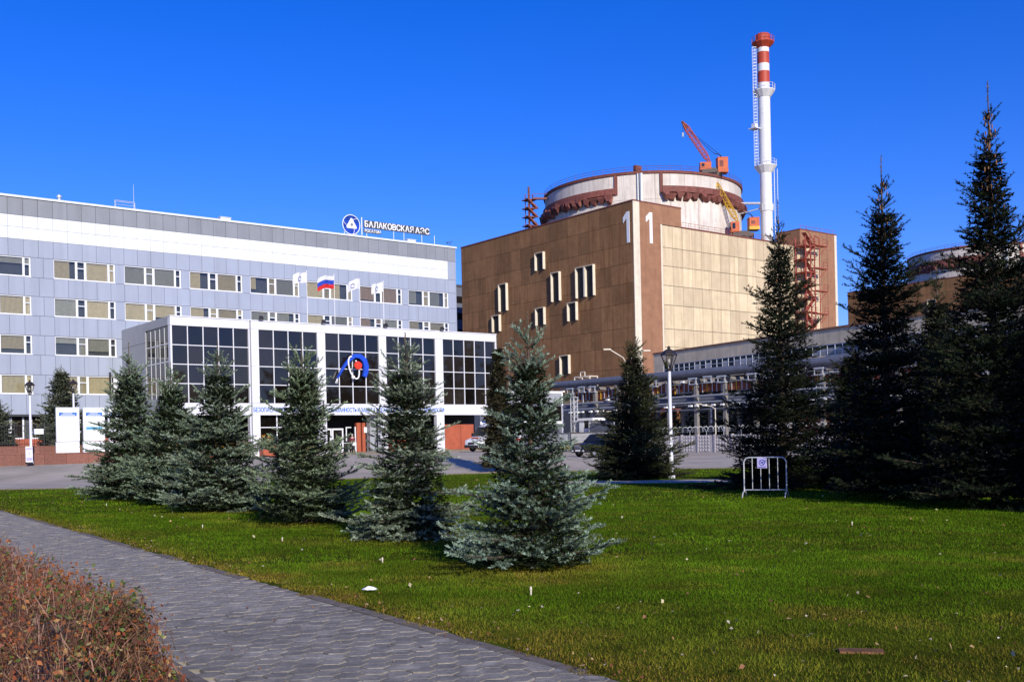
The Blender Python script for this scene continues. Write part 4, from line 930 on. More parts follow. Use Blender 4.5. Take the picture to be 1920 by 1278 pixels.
for z in (79.6, 62.6, 53.9):
    big = z > 60
    pl = part('platform', MB().lathe([(r,zz(z-1.5)),(r+.2,zz(z-1.3)),(2.5 if big else 1.6,zz(z)),(2.5 if big else 1.6,zz(z+.15)),(r,zz(z+.16))], n=12), 'stack_white', t)
    if big:
        mb = MB()
        for k in range(12):
            c0, s0, c1, s1 = 2.45*math.cos(k*PI/6), 2.45*math.sin(k*PI/6), 2.45*math.cos((k+1)*PI/6), 2.45*math.sin((k+1)*PI/6)
            mb.tube((c0,s0,zz(z+.1)),(c0,s0,zz(z+1.4)),.045,n=4).tube((c0,s0,zz(z+1.4)),(c1,s1,zz(z+1.4)),.045,n=4).tube((c0,s0,zz(z+.75)),(c1,s1,zz(z+.75)),.035,n=4)
        link('platform_rail', mb.mesh('platform_rail', 'stack_white'), pl)
def ladder(ang, z0, z1, m):
    mb = MB(); c, s = math.cos(ang), math.sin(ang); R1, R2 = r+.55, r+1.25; tx, ty = -s*.35, c*.35
    for q in (-1, 1): mb.tube((R1*c+q*tx,R1*s+q*ty,zz(z0)),(R1*c+q*tx,R1*s+q*ty,zz(z1)),.05,n=4).tube((R2*c+q*tx*.6,R2*s+q*ty*.6,zz(z0)),(R2*c+q*tx*.6,R2*s+q*ty*.6,zz(z1)),.04,n=4)
    z = z0
    while z < z1:
        mb.tube((R1*c-tx,R1*s-ty,zz(z)),(R1*c+tx,R1*s+ty,zz(z)),.03,n=3,cap=False)
        mb.tube((R1*c-tx,R1*s-ty,zz(z)),(R2*c-tx*.6,R2*s-ty*.6,zz(z)),.03,n=3,cap=False).tube((R1*c+tx,R1*s+ty,zz(z)),(R2*c+tx*.6,R2*s+ty*.6,zz(z)),.03,n=3,cap=False); z += .7
    z = z0+1
    while z < z1: mb.tube((r*c,r*s,zz(z)),(R1*c,R1*s,zz(z)),.04,n=4); z += 4
    part('ladder', mb, m, t)
LA = R(180-37.8+12); ladder(LA, 62.8, 89.5, 'galv'); ladder(R(-37.8-8), 45.5, 62.0, 'galv')
part('ladder_landing', MB().box(-1,-1,0,1,1,.2).box(-.5,-.5,.2,.5,.5,1.2), 'stack_white', t, loc=((r+1.1)*math.cos(LA), (r+1.1)*math.sin(LA), zz(71)))
part('brace', MB().tube((0,0,zz(54.4)),(-9.3,9.3,zz(54.9)),.3).tube((0,0,zz(53.6)),(-8.2,10.3,zz(51.0)),.13), 'galv', t)
part('strake', MB().tube((r*math.cos(R(200)), r*math.sin(R(200)), zz(74.5)), (r*math.cos(R(265))*1.04, r*math.sin(R(265))*1.04, zz(79)), .09), 'stack_white', t)

# ---------------------------------------------------------------- roof cranes
def crane(label, loc, boom_m, body_m, foot, tip, boxr, cab, flip, hook, low_m):
    """local x runs across the boom's plane, z up"""
    t = thing('derrick_crane', label, 'crane', loc, R(-37.8), 'jib cranes on the reactor roof')
    F, T_ = Vector((foot[0],0,foot[1])), Vector((tip[0],0,tip[1])); d = (T_-F).normalized(); nrm = Vector((d.z,0,-d.x)); L = (T_-F).length
    mb = MB(); N = 13
    def corner(s, i, j):
        k = min(1, min(s, 1-s)*5+.25); return F+d*(L*s)+nrm*(.48*k*i)+Vector((0,.48*k*j,0))
    for i, j in ((-1,-1),(1,-1),(1,1),(-1,1)):
        for k in range(N): mb.tube(corner(k/N,i,j), corner((k+1)/N,i,j), .085, n=4)
    for k in range(N):
        a, b = k/N, (k+1)/N
        for (i,j),(p,q) in (((-1,-1),(1,-1)),((1,-1),(1,1)),((1,1),(-1,1)),((-1,1),(-1,-1))):
            mb.tube(corner(a,i,j), corner(b,p,q), .05, n=4, cap=False); mb.tube(corner(a,i,j), corner(a,p,q), .04, n=4, cap=False)
    part('boom', mb, boom_m, t)
    part('boom_head', MB().tube(T_-d*1.6, T_+d*.3, .42, .3, 6), 'rust_paint' if body_m == 'crane_orange' and boom_m != 'crane_yellow' else boom_m, t)
    x0, z0, x1, z1 = boxr
    part('machine_house', MB().box(x0,-1.2,z0+.75,x1,1.2,z1).box(x0-.1,-1.25,z1,x1+.1,1.25,z1+.1), body_m, t)
    part('counterweight', MB().box(x0-.05,-1.25,z0,x1+.05,1.25,z0+.73), low_m, t)
    part('grille', MB().box(x0+.35,-1.24,z0+1.2,x0+1.2,-1.2,z1-.6), 'rust_paint', t)
    c0, cz0, c1, cz1 = cab; cb = part('cab', MB().box(c0,-.9,cz0,c1,.9,cz1), body_m, t)
    link('cab_window', MB().box(c0+.25,-.93,cz0+.7,c0+.9,-.9,cz1-.3).box(c0-.03,-.6,cz0+.7,c0,.6,cz1-.3).mesh('cab_window', 'dark_glass'), cb)
    part('slewing_base', MB().box(c0+.3,-1.1,-.6,x1-1.2,1.1,.15).lathe([(1.5,-1.5),(1.5,-.6)],n=16).box(c0+.6,-.7,.15,x1-2,.7,.6), 'black_metal', t)
    lg = MB()
    for x in (c0+.4, x1-1.4):
        for y in (-1.2, 1.2): lg.tube((x,y,-.5),(x,y,-1.6),.14,n=6)
    part('leg', lg, 'black_metal', t)
    M_ = Vector(((x0+x1)/2-.4,0,z1+.9)); part('gantry', MB().tube(((x0+x1)/2,-.6,z1),M_,.08).tube(((x0+x1)/2,.6,z1),M_,.08).tube(M_,M_+Vector((-1.3,0,.35)),.09), 'black_metal', t)
    g = M_+Vector((-1.3,0,.35)); q = F+d*(L*.82)
    part('cable', MB().tube(g,q+Vector((0,.2,0)),.05,n=4).tube(M_,q+Vector((0,-.2,0)),.05,n=4).tube(T_,(T_.x-.05,0,T_.z-hook),.035,n=4), 'black_metal', t)
    part('hook', MB().cbox((T_.x-.05,0,T_.z-hook-.5),(.35,.3,.9)), 'pipe_pale', t)
    return t
crane('orange lattice jib crane on the rim of the round reactor top', (*W(45.96, 231.0), 60.4), 'crane_orange', 'crane_orange', (-1.1, 1.9), (-6.9, 10.8), (.4, -.55, 2.6, 2.65), (-3.4, .1, -1.0, 1.8), 1, 2.2, 'crane_orange')
crane('jib crane with a yellow boom and red cab on the lower roof edge', (*W(51.9, 229.9), 46.2), 'crane_yellow', 'crane_orange', (-1.5, 2.8), (-6.5, 11.9), (.85, .75, 3.0, 3.3), (-3.1, .35, -1.3, 2.6), 1, .8, 'crane_yellow')

# ---------------------------------------------------------------- long low annex (its own direction)
dL = Vector(W(.469, -.883)); ang = math.atan2(dL.y, dL.x); L0 = W(26.4, 193.5)
an = thing('annex_building', 'long low grey annex with a strip of windows, at the foot of the reactor block', 'building', (*L0, 0), ang)
part('wall', MB().box(0,.12,-.5,104,13,17.3), 'joint', an)
part('shade_sheet', MB().box(0,.1,0,104,.14,11.8), 'dark', an)  # near-black sheet paints in the shade behind the pipe rack
part('roof_edge', MB().box(-.1,-.12,17.3,104.1,13.1,17.62), 'brown_band', an)
pa = MB().chamfer(.02,0,.02,5.98,.12,2.18,.02).mesh('panel', 'annex_panel'); pb = MB().chamfer(.02,0,.02,5.98,.12,1.83,.02).mesh('panel', 'annex_panel')
wf = MB()
for x in (0, 1.44, 2.94): wf.box(x,.02,0,x+.08,.12,1.6)
for z in (0, .75, 1.52): wf.box(0,.03,z,3,.11,z+.07)
wf = wf.mesh('window', 'pvc'); pp_ = MB().box(.08,.075,.07,1.46,.085,1.55).mesh('pane', 'car_glass'); wc = MB().box(.1,.1,.05,1.4,.11,1.0).mesh('curtain', 'blind_grey')
for k in range(17):
    link('panel', pa, an, (6*k, 0, 15.1)); link('panel', pb, an, (6*k, 0, 11.75))
    for q in (0, 1):
        if k == 0 and q == 0: 
            part('panel', MB().chamfer(.02,0,13.55,2.98,.12,15.1,.01), 'annex_panel', an); continue
        w_ = link('window', wf, an, (6*k+3*q, 0, 13.52)); 
        for p in (0, 1):
            link('pane', pp_, w_, (1.47*p, 0, 0))
            if k > 1 and (k*7+q*3+p) % 3: link('curtain', wc, w_, (1.47*p, -.045, .1))
tag(part('duct_hood', MB().add([(0,0,0),(3.5,0,-1.5),(3.5,1,-1.5),(0,1,0),(0,0,.5),(3.5,0,-1.0),(3.5,1,-1.0),(0,1,.5)], [(0,3,2,1),(4,5,6,7),(0,1,5,4),(1,2,6,5),(2,3,7,6),(3,0,4,7)]), 'trim', None, loc=(*(Vector(L0)+dL*52+Vector((-dL.y, dL.x))*-1.5), 16.6), rot=(0,0,ang)), 'slanted pale duct on the annex wall behind the tall spruces', 'duct')

t = thing('service_block', 'dark blue grey block seen in the gap between office and reactor', 'building', (*W(-20, 275), 0), R(0))
part('wall', MB().box(-8,0,0,10,14,43.5), 'pipe_blue', t); part('roof', MB().box(-8.2,-.2,43.5,10.2,14.2,44.1), 'joint', t)
for k in range(9): part('window', MB().box(-7.5,-.06,4+4.4*k,9.5,0,5.8+4.4*k), 'dark_glass', t)
# ---------------------------------------------------------------- pipe rack
rk = thing('pipe_rack', 'long pipe bridge on concrete columns with grey pipes and rusty trays', 'pipe rack', (108, 95, 0)); KO = (108, 95, 0)
Bs, Be = 50., 128.
def ky(y): return y-KO[1]
col_me = MB().box(-.25,-.25,0,.25,.25,9.9).mesh('column', 'concrete'); beam_me = MB().box(-.4,-.2,0,3.9,.2,.4).mesh('beam', 'concrete')
ys = [52+5.1*k for k in range(15)]
for y in ys:
    link('column', col_me, rk, (0, ky(y), 0)); link('column', col_me, rk, (3.5, ky(y+.6), 0))
    for z in (6.1, 7.3, 9.5): link('beam', beam_me, rk, (0, ky(y+.3), z))
for x, z, rr, m in ((-.3,10.65,.52,'pipe_blue'),(2.2,10.5,.35,'pipe_pale'),(-.55,7.45,.13,'pipe_pale'),(-.6,6.6,.12,'pipe_pale'),(.6,6.95,.38,'pipe_blue'),(1.6,6.9,.3,'pipe_blue'),(2.6,7.0,.4,'pipe_pale')):
    part('pipe', MB().tube((x,ky(Bs),z),(x,ky(Be),z),rr,n=12), m, rk, smooth=True)
rq = random.Random(12)
for k in range(26):
    x, z = rq.uniform(-.8, 3.2), rq.choice([6.3, 6.45, 7.7, 8.0, 9.3, 9.7, 9.95, 5.7]); y0 = rq.uniform(Bs, Be-25); y1 = min(Be, y0+rq.uniform(18, 45)); rr = rq.uniform(.05, .16)
    pts = [(x,ky(y0),z-rq.choice([0,1.6,3])),(x,ky(y0),z),(x,ky(y1),z),(x,ky(y1),z-rq.choice([0,1.2,2.5]))]
    if rq.random() < .6: ym = rq.uniform(y0+3, y1-3); pts[2:2] = [(x,ky(ym),z),(x,ky(ym),z+.7),(x,ky(ym+1.2),z+.7),(x,ky(ym+1.2),z)]
    part('pipe', MB().path(pts, rr, 6), rq.choice(['pipe_blue','pipe_pale','galv','black_metal','rust_paint']), rk)
tm = MB().box(-.1,.02,0,.05,2.5,1.05); tm = tm.mesh('cable_tray', 'tray_rust'); rib = MB().box(-.2,0,-.1,-.1,.1,1.2).mesh('tray_rib', 'galv')
rib2 = MB().box(-.2,0,-.1,-.1,.1,1.2).mesh('tray_rib', 'crane_yellow')
rd = random.Random(6); y = Bs
while y < Be-2.6:
    if rd.random() < .86: 
        o = link('cable_tray', tm, rk, (.45, ky(y), 8.05+rd.choice([0,0,.25])))
        for q in (.3, 1.1, 1.9): link('tray_rib', rib2 if rd.random() < .35 else rib, o, (.02, q, 0))
    y += 2.55
br = MB().box(-.35,0,0,.3,1.3,.12).box(-.35,0,.12,-.25,.12,.75).box(-.35,1.2,.12,-.25,1.3,.75).box(-.4,-.1,.75,.3,1.4,.95).mesh('bracket', 'galv')
for y in ys:
    if rd.random() < .75: link('bracket', br, rk, (-.15, ky(y-.4), 9.05))
    if rd.random() < .25: link('bracket', br, rk, (-.15, ky(y+2.0), 9.15))
sm = MB().box(-.2,0,0,.2,.5,.22).mesh('clamp', 'white_paint')
for k in range(52): link('clamp', sm, rk, (rd.choice([-.55,-.7]), ky(52+1.45*k+rd.uniform(-.3,.3)), rd.choice([6.05,6.05,7.65,9.4])))
fr = MB()      # pale pipe frame at the rack's far end
for y in (119.5, 121.2, 123.0):
    fr.path([(0,ky(y),9.7),(0,ky(y),11.6),(1.6,ky(y),11.6),(1.6,ky(y),9.7)], .1)
fr.tube((0,ky(119.5),11.6),(0,ky(123),11.6),.1).tube((0,ky(119.5),10.6),(0,ky(123),10.6),.08).tube((0,ky(118.5),9.9),(0,ky(126.5),9.9),.1).path([(0,ky(120.6),11.6),(0,ky(120.6),12.3),(0,ky(121.6),12.3),(0,ky(121.6),11.6)], .09)
part('end_frame', fr, 'cream_strip', rk)
# dark bushes and low sheds under the rack
rg = np.random.default_rng(77); n = 14000
A_ = 111+rg.random(n)*5; B_ = 45+rg.random(n)*68; Z_ = np.abs(rg.normal(0, 2.6, n)); d1 = rg.normal(size=(n,3))*.35; d2 = rg.normal(size=(n,3))*.35; p = np.stack([A_,B_,Z_],1)
cb = np.array([[.025,.03,.012]])*(.5+rg.random((n,1)))
o = link('bush_thicket', tri_mesh('bush_thicket', np.stack([p, p+d1, p+d2],1), 'needle', cb)); o['kind'] = 'stuff'
t = thing('storage_shed', 'low red shed under the pipe bridge, seen between the dark spruces', 'shed', (110.5, 78, 0))
part('wall', MB().box(0,-8,0,3,5,4.4), 'red_wall', t); part('door', MB().box(-.06,-1,0,0,.6,2.6), 'cream_strip', t); part('roof', MB().box(-.2,-8.2,4.4,3.2,5.2,4.6), 'rust_paint', t)
t = thing('storage_shed', 'low ochre shed under the far end of the pipe bridge', 'shed', (112.5, 108, 0))
part('wall', MB().box(0,0,0,3,10,6.0), 'plank', t); part('door', MB().box(-.06,2,0,0,3.4,2.6), 'cream_strip', t); part('roof', MB().box(-.2,-.2,6.0,3.2,10.2,6.2), 'rust_paint', t)

# ---------------------------------------------------------------- concrete fence with razor wire
fa = 98.
fc = thing('concrete_fence', 'pale concrete fence of diamond relief panels with razor wire on Y brackets', 'fence', (fa, 85.96, 0)); FO = (fa, 85.96, 0)
pw = 2.73; pm_ = MB().box(-.05,.16,0,.05,pw-.02,2.1)
ph, pv = (pw*.66)/4, 2.0/5
for i in range(4):
    for j in range(5):
        y0, z0 = pw*.30+ph*i, .06+pv*j; m_ = .03
        pm_.add([(-.055,y0+m_,z0+m_),(-.055,y0+ph-m_,z0+m_),(-.055,y0+ph-m_,z0+pv-m_),(-.055,y0+m_,z0+pv-m_),(-.14,y0+ph/2,z0+pv/2)], [(0,1,4),(1,2,4),(2,3,4),(3,0,4)])
pm_ = pm_.mesh('panel', 'fence_conc'); po = MB().box(-.14,-.12,0,.12,.12,2.2).mesh('post', 'fence_conc')
bk = MB().tube((0,0,0),(0,0,.45),.04,n=5).tube((0,0,.4),(-.05,-.45,.95),.035,n=5).tube((0,0,.4),(.05,.45,.95),.035,n=5).mesh('wire_bracket', 'galv')
for k in range(-13, 6):
    y = pw*k; link('panel', pm_, fc, (0, y, .0)); link('post', po, fc, (0, y, 0)); link('wire_bracket', bk, fc, (0, y+pw*.5, 2.1))
wi = MB()
for cy in (-.33, .33):
    prev = None; 
    for k in range(int(52*7)):
        y = -36+k*.143; a = k*PI/4*1.35; q = (.33*math.cos(a), y, 2.82+.36*math.sin(a)+(.0 if cy < 0 else .06))
        if prev: wi.tube(prev, q, .013, n=3, cap=False)
        prev = q
for z in (2.55, 2.8, 3.05): wi.tube((-.1,-36,z),(-.1,16,z),.012,n=3,cap=False)
part('razor_wire', wi, 'galv', fc, stuff=True)

# gate group left of the fence
t = thing('gate_wall', 'whitewashed gate wall behind the black car', 'wall', (99, 104, 0))
part('wall', MB().box(0,2.5,-.2,.3,9.8,2.85), 'whitewash', t); part('coping', MB().box(-.06,2.4,2.85,.36,9.9,2.97), 'kerb', t)
for k in range(6): part('board', MB().box(-.03,2.55,.05+.45*k,0,9.75,.05+.45*k+.4), 'whitewash', t)
t = thing('sheet_gate', 'pale ribbed sheet metal gate left of the whitewashed wall', 'gate', (99, 114.2, 0))
for k in range(14): part('sheet', MB().box(-.04-.03*(k%2),.62*k,0,.0,.62*k+.6,2.8), 'pale_metal_sheet', t)
part('frame', MB().box(-.1,-.12,0,.1,.0,3.0).box(-.1,0,2.8,.1,8.7,2.95), 'pipe_blue', t)
t = thing('striped_barrier', 'yellow and black striped bar across the gate', 'barrier', (98.4, 112.8, .3))
part('leg', MB().box(-.08,.2,-.5,.08,.4,.3).box(-.08,6.4,-.5,.08,6.6,.3), 'black_metal', t)
for k in range(16): part('stripe', MB().add([(-.1,.45*k,.3),(-.1,.45*k+.45,.3),(-.1,.45*k+.67,.72),(-.1,.45*k+.22,.72),(.1,.45*k,.3),(.1,.45*k+.45,.3),(.1,.45*k+.67,.72),(.1,.45*k+.22,.72)], [(0,1,2,3),(4,7,6,5),(0,4,5,1),(1,5,6,2),(2,6,7,3),(3,7,4,0)]), 'yellow' if k % 2 else 'black_metal', t)
t = thing('guard_booth', 'small white raised guard booth behind the whitewashed wall', 'booth', (100, 110.2, 0))
part('wall', MB().box(0,.6,2.0,2,2.9,3.5).box(0,.6,3.5,.15,.9,4.6).box(0,1.9,3.5,.15,2.9,4.6).box(1.9,.6,3.5,2,2.9,4.6), 'white_paint', t); part('roof', MB().box(-.2,-.2,4.6,2.2,3.1,4.95), 'white_paint', t); part('window', MB().box(.05,.9,3.5,.1,1.9,4.6), 'car_glass', t); part('base', MB().box(.1,.7,-.3,1.9,2.8,2.0), 'concrete', t)
t = thing('lattice_post', 'white lattice mast beside the guard booth', 'mast', (100.2, 114.4, 0)); mb = MB()
for x, y in ((0,0),(.7,0),(.7,.7),(0,.7)): mb.tube((x,y,0),(x,y,8.0),.06,n=4)
for k in range(11):
    z = .7*k
    for p, q in (((0,0),(.7,0)),((.7,0),(.7,.7)),((.7,.7),(0,.7)),((0,.7),(0,0))): mb.tube((*p,z),(*q,z+.7),.04,n=4)
part('frame', mb, 'galv', t); part('cap', MB().box(-.1,-.1,8,.8,.8,8.1), 'galv', t)
t = thing('blue_grey_screen', 'low blue grey metal screen behind the black car', 'screen', (99.6, 105.5, 0))
part('panel', MB().box(0,0,2.9,.1,5.0,4.2), 'pipe_blue', t); part('post', MB().box(-.05,-.1,0,.1,.0,4.3).box(-.05,5.0,0,.1,5.1,4.3), 'galv', t)
t = thing('checkpoint_building', 'grey flat roofed checkpoint with white trim right of the hall', 'building', (91, 117.8, 0)); CO = (91, 117.8, 0)
part('wall', MB().box(86,118,0,101,123,9.0), 'pipe_blue', t, CO); part('trim', MB().box(85.9,117.9,8.8,101.1,123.1,9.1).box(100.9,117.88,0,101.12,118.1,8.8).box(86,117.92,4.3,101,118,4.7), 'white_paint', t, CO)
part('window', MB().box(87,117.93,4.8,100.8,118,6.9), 'dark_glass', t, CO); part('parapet', MB().box(86,117.95,7.4,101,118,8.8), 'side_clad', t, CO)
# modern street lights
def street_light(label, loc, H, arms, rz):
    t = thing('street_light', label, 'street light', loc, rz, 'arm street lights inside the plant fence')
    part('pole', MB().tube((0,0,0),(0,0,H),.09,.06,8), 'cream_strip', t)
    for dx, dz in arms:
        a = part('arm', MB().path([(0,0,H-.1),(dx*.25,0,H+dz*.45),(dx,0,H+dz)], .05), 'cream_strip', t)
        link('lamp_head', MB().cbox((dx+(.3 if dx > 0 else -.3),0,H+dz+.05),(.7,.2,.12)).mesh('lamp_head', 'cream_strip'), a)
street_light('pale twin arm street light rising behind the lone dark spruce', (*W(11.15, 100.0), 0), 8.9, ((-1.6,1.4),(1.55,1.2)), R(-37.8))
street_light('white single arm street light behind the razor wire fence', (99.2, 86.9, 0), 5.4, ((-1.7,.5),), R(-52))
street_light('short pale street light near the gate, left of the lone dark spruce', (99.4, 103.4, 0), 4.9, ((-1.7,.7),), R(-52))

# ---------------------------------------------------------------- vehicles
def wheel(t, x, y, r, side):
    w = part('wheel', MB().lathe([(r*.62,-.1),(r*.95,-.11),(r,-.06),(r,.06),(r*.95,.11),(r*.62,.1)], n=20), 'tyre', t, loc=(x,y,r), rot=(PI/2,0,0), smooth=True)
    rm = MB().lathe([(.001,.04*side),(r*.18,.07*side),(r*.2,.02*side),(r*.55,.05*side),(r*.63,.1*side),(r*.63,-.1*side)], n=20)
    for k in range(6): c, s = math.cos(k*PI/3), math.sin(k*PI/3); rm.tube((.1*c,.1*s,.06*side),(r*.58*c,r*.58*s,.075*side),.028,n=4)
    link('rim', rm.mesh('rim', 'rim'), w)
def loft(sections, m, name, parent, smooth=True):
    """sections: list of (x, [(y,z)...]) outlines of equal length, closed"""
    mb = MB(); n = len(sections[0][1])
    for x, pr in sections: mb.v += [(x+(p[2] if len(p) > 2 else 0), p[0], p[1]) for p in pr]
    for k in range(len(sections)-1):
        for i in range(n): mb.f.append((k*n+i, k*n+(i+1)%n, (k+1)*n+(i+1)%n, (k+1)*n+i))
    mb.f += [tuple(range(n)), tuple((len(sections)-1)*n+i for i in range(n-1, -1, -1))]
    return part(name, mb, m, parent, smooth=smooth)
def sec(x, w, z0, z1, z2, wt, tp=.1):   # car cross-section: half width w to shoulder z1, half width wt at top z2
    h = [(-w*.93,z0),(-w,z0+.12),(-w,z1-.05),(-w*.97,z1),(-wt,z2-tp*.5),(-wt+.1,z2)]
    return (x, h+[(-y,z) for y, z in h[::-1]])
# black off-roader; local -x is its nose
t = thing('parked_car', 'black off-roader parked behind the lone dark spruce', 'car', (*W(5.3, 84.6), .40), R(2))
loft([sec(-.02,.70,.42,.78,.80,.68), sec(.05,.86,.36,.95,1.02,.84), sec(.5,.93,.34,1.06,1.12,.88), sec(1.25,.95,.34,1.10,1.17,.90), sec(1.5,.95,.34,1.12,1.19,.9), sec(4.6,.95,.36,1.12,1.18,.9), sec(4.78,.88,.42,1.08,1.12,.84)], 'car_black', 'body', t)
loft([(1.35,[(-.86,1.15),(-.85,1.18),(.85,1.18),(.86,1.15)]), (2.05,[(-.86,1.15),(-.72,1.80),(.72,1.80),(.86,1.15)]), (2.4,[(-.86,1.15),(-.70,1.86),(.70,1.86),(.86,1.15)]), (4.2,[(-.86,1.15),(-.69,1.85),(.69,1.85),(.86,1.15)]), (4.68,[(-.85,1.12),(-.70,1.70),(.70,1.70),(.85,1.12)])], 'car_black', 'cabin', t)
part('windshield', MB().add([(1.37,-.74,1.22),(1.37,.74,1.22),(2.02,.62,1.77),(2.02,-.62,1.77)], [(0,1,2,3)]), 'car_glass', t, loc=(-.02,0,.008))
for s in (-1, 1):
    for x0, x1, x2, x3 in ((1.75,2.85,2.85,2.2),(2.95,3.75,3.75,2.95),(3.85,4.5,4.35,3.85)):
        part('side_window', MB().add([(x0,s*.862,1.22),(x1,s*.862,1.22),(x2,s*.735,1.75),(x3,s*.735,1.75)], [(0,1,2,3)]), 'car_glass', t, loc=(0,s*.012,0))
    part('headlight', MB().chamfer(-.2,-.0,0,.2,.1,.2,.03), 'headlight', t, loc=(.03,s*.6,.78), rot=(0,0,-PI/2))
    part('mirror', MB().box(-.08,-.1,0,.08,.1,.18), 'car_black', t, loc=(1.85,s*1.02,1.2))
    for x in (.95, 3.85): wheel(t, x, s*.86, .38, -s if False else (1 if s < 0 else -1))
gr = part('grille', MB().box(-.05,-.38,.66,.0,.38,.96), 'rim', t)
link('grille_bar', MB().box(-.07,-.36,.72,-.05,.36,.76).box(-.07,-.36,.82,-.05,.36,.86).mesh('grille_bar', 'black_metal'), gr)
part('number_plate', MB().box(-.06,-.26,.46,-.03,.26,.58), 'sign_white', t); part('roof_rail', MB().tube((2.4,.6,1.93),(4.2,.6,1.92),.025).tube((2.4,-.6,1.93),(4.2,-.6,1.92),.025), 'rim', t)
part('fog_light', MB().cbox((-.03,-.62,.5),(.06,.16,.1)).cbox((-.03,.62,.5),(.06,.16,.1)), 'headlight', t)
# white van
t = thing('parked_van', 'white ambulance van with a red stripe, half hidden by the nearest blue spruce', 'van', (*W(-3.75, 96.6), .93), R(6))
loft([sec(0,.85,.40,.80,.86,.8), sec(.1,.98,.36,1.0,1.08,.9), sec(.75,1.02,.34,1.18,1.28,.95), sec(.95,1.02,.34,1.25,1.40,.93), sec(1.75,1.02,.34,1.3,2.35,.86,.3), sec(2.3,1.02,.34,1.35,2.62,.86,.3), sec(5.7,1.02,.36,1.35,2.62,.86,.3), sec(5.8,1.0,.42,1.3,2.5,.84,.3)], 'car_white', 'body', t)
part('windshield', MB().add([(.93,-.84,1.42),(.93,.84,1.42),(1.68,.76,2.25),(1.68,-.76,2.25)], [(0,1,2,3)]), 'car_glass', t, loc=(-.06,0,.03))
for s in (-1, 1):
    part('side_window', MB().add([(1.5,s*1.03,1.38),(2.5,s*1.03,1.38),(2.5,s*.93,2.1),(1.85,s*.95,2.1)], [(0,1,2,3)]), 'car_glass', t)
    part('stripe', MB().box(.9,s*1.035-.006,.95,5.7,s*1.035+.006,1.15), 'red_stripe', t)
    part('headlight', MB().chamfer(-.22,0,0,.22,.12,.26,.04), 'headlight', t, loc=(.02,s*.66,.78), rot=(0,0,-PI/2))
    part('mirror', MB().box(-.08,-.1,0,.1,.1,.32), 'black_metal', t, loc=(1.25,s*1.18,1.4))
    for x in (1.0, 4.7): wheel(t, x, s*.93, .36, 1 if s < 0 else -1)
part('bumper', MB().box(-.08,-.9,.36,.05,.9,.6), 'black_metal', t); part('grille', MB().box(-.02,-.42,.66,.02,.42,.86), 'black_metal', t); part('light_bar', MB().box(2.0,-.7,2.66,2.3,.7,2.82), 'sign_blue', t); part('bonnet_stripe', MB().add([(.35,-.5,1.17),(.35,.5,1.17),(.72,.5,1.3),(.72,-.5,1.3)], [(0,1,2,3)]), 'red_stripe', t, loc=(0,0,.02))

# ---------------------------------------------------------------- crowd barrier
p0, p1 = Vector((*W(6.46, 29.35), 0)), Vector((*W(7.39, 28.95), 0)); d = p1-p0; L = 1.16
t = thing('crowd_barrier', 'light metal crowd barrier with a small blue sign, on the lawn edge', 'barrier', tuple(p0), math.atan2(d.y, d.x))
part('frame', MB().path([(0,0,.16),(0,0,.98),(.05,0,1.07),(.13,0,1.10),(L-.13,0,1.10),(L-.05,0,1.07),(L,0,.98),(L,0,.16)], .019, 8).tube((0,0,.2),(L,0,.2),.017,n=8), 'galv', t, smooth=True)
for k in range(1, 5): part('bar', MB().tube((L*k/5,0,.2),(L*k/5,0,1.1),.010,n=6), 'galv', t)
for x in (0, L): part('foot', MB().path([(x,-.33,.0),(x,-.18,.15),(x,.18,.15),(x,.33,.0)], .018, 6), 'galv', t)
s = tag(part('dog_sign', MB().chamfer(0,-.03,0,.27,.0,.29,.006), 'sign_lilac', None, loc=tuple(p0+d.normalized()*.37+Vector((0,0,.80))), rot=(0,0,math.atan2(d.y,d.x))), 'small blue sign with a prohibition ring on the crowd barrier', 'sign')
rgm = MB()
for k in range(16): rgm.tube((.135+.075*math.cos(k*PI/8),-.033,.16+.075*math.sin(k*PI/8)),(.135+.075*math.cos((k+1)*PI/8),-.033,.16+.075*math.sin((k+1)*PI/8)),.009,n=4)
rgm.tube((.085,-.033,.21),(.185,-.033,.11),.009,n=4).tube((.11,-.033,.15),(.165,-.033,.17),.016,n=4).tube((.03,-.033,.04),(.24,-.033,.04),.009,n=4)
part('sign_print', rgm, 'logo_blue', s)

# ---------------------------------------------------------------- person at the door
def skinned(name, verts, edges, m, parent, lv=2):
    me = bpy.data.meshes.new(name); me.from_pydata([v[:3] for v in verts], edges, []); me.materials.append(mat(m))
    o = link(name, me, parent); md = o.modifiers.new('skin', 'SKIN'); me.update()
    if not me.skin_vertices: 
        bm = bmesh.new(); bm.from_mesh(me); bm.verts.layers.skin.verify(); bm.to_mesh(me); bm.free()
    for sv, v in zip(me.skin_vertices[0].data, verts): sv.radius = (v[3], v[4] if len(v) > 4 else v[3])
    me.skin_vertices[0].data[0].use_root = True
    sb = o.modifiers.new('sub', 'SUBSURF'); sb.levels = lv; sb.render_levels = lv
    return o
t = thing('person', 'person in a dark red jacket with a white bag, standing in the entrance doorway', 'person', (51.15, HB+.75, 1.1), R(-20))
bv = [(0,0,.95,.15,.11),(0,0,1.15,.13,.10),(0,0,1.38,.17,.11),(0,0,1.50,.06),(0,-.01,1.62,.085,.10),(0,-.01,1.72,.06,.07),
      (-.09,0,.86,.09),(-.10,-.02,.48,.06),(-.10,.01,.08,.045),(-.10,-.12,.03,.035),(.09,0,.86,.09),(.11,-.03,.48,.06),(.11,.02,.08,.045),(.11,-.11,.03,.035),
      (-.20,0,1.40,.06),(-.25,.02,1.12,.045),(-.22,-.06,.90,.032),(-.22,-.09,.82,.028),(.20,0,1.40,.06),(.25,.02,1.12,.045),(.20,-.10,.93,.032),(.19,-.13,.86,.028)]
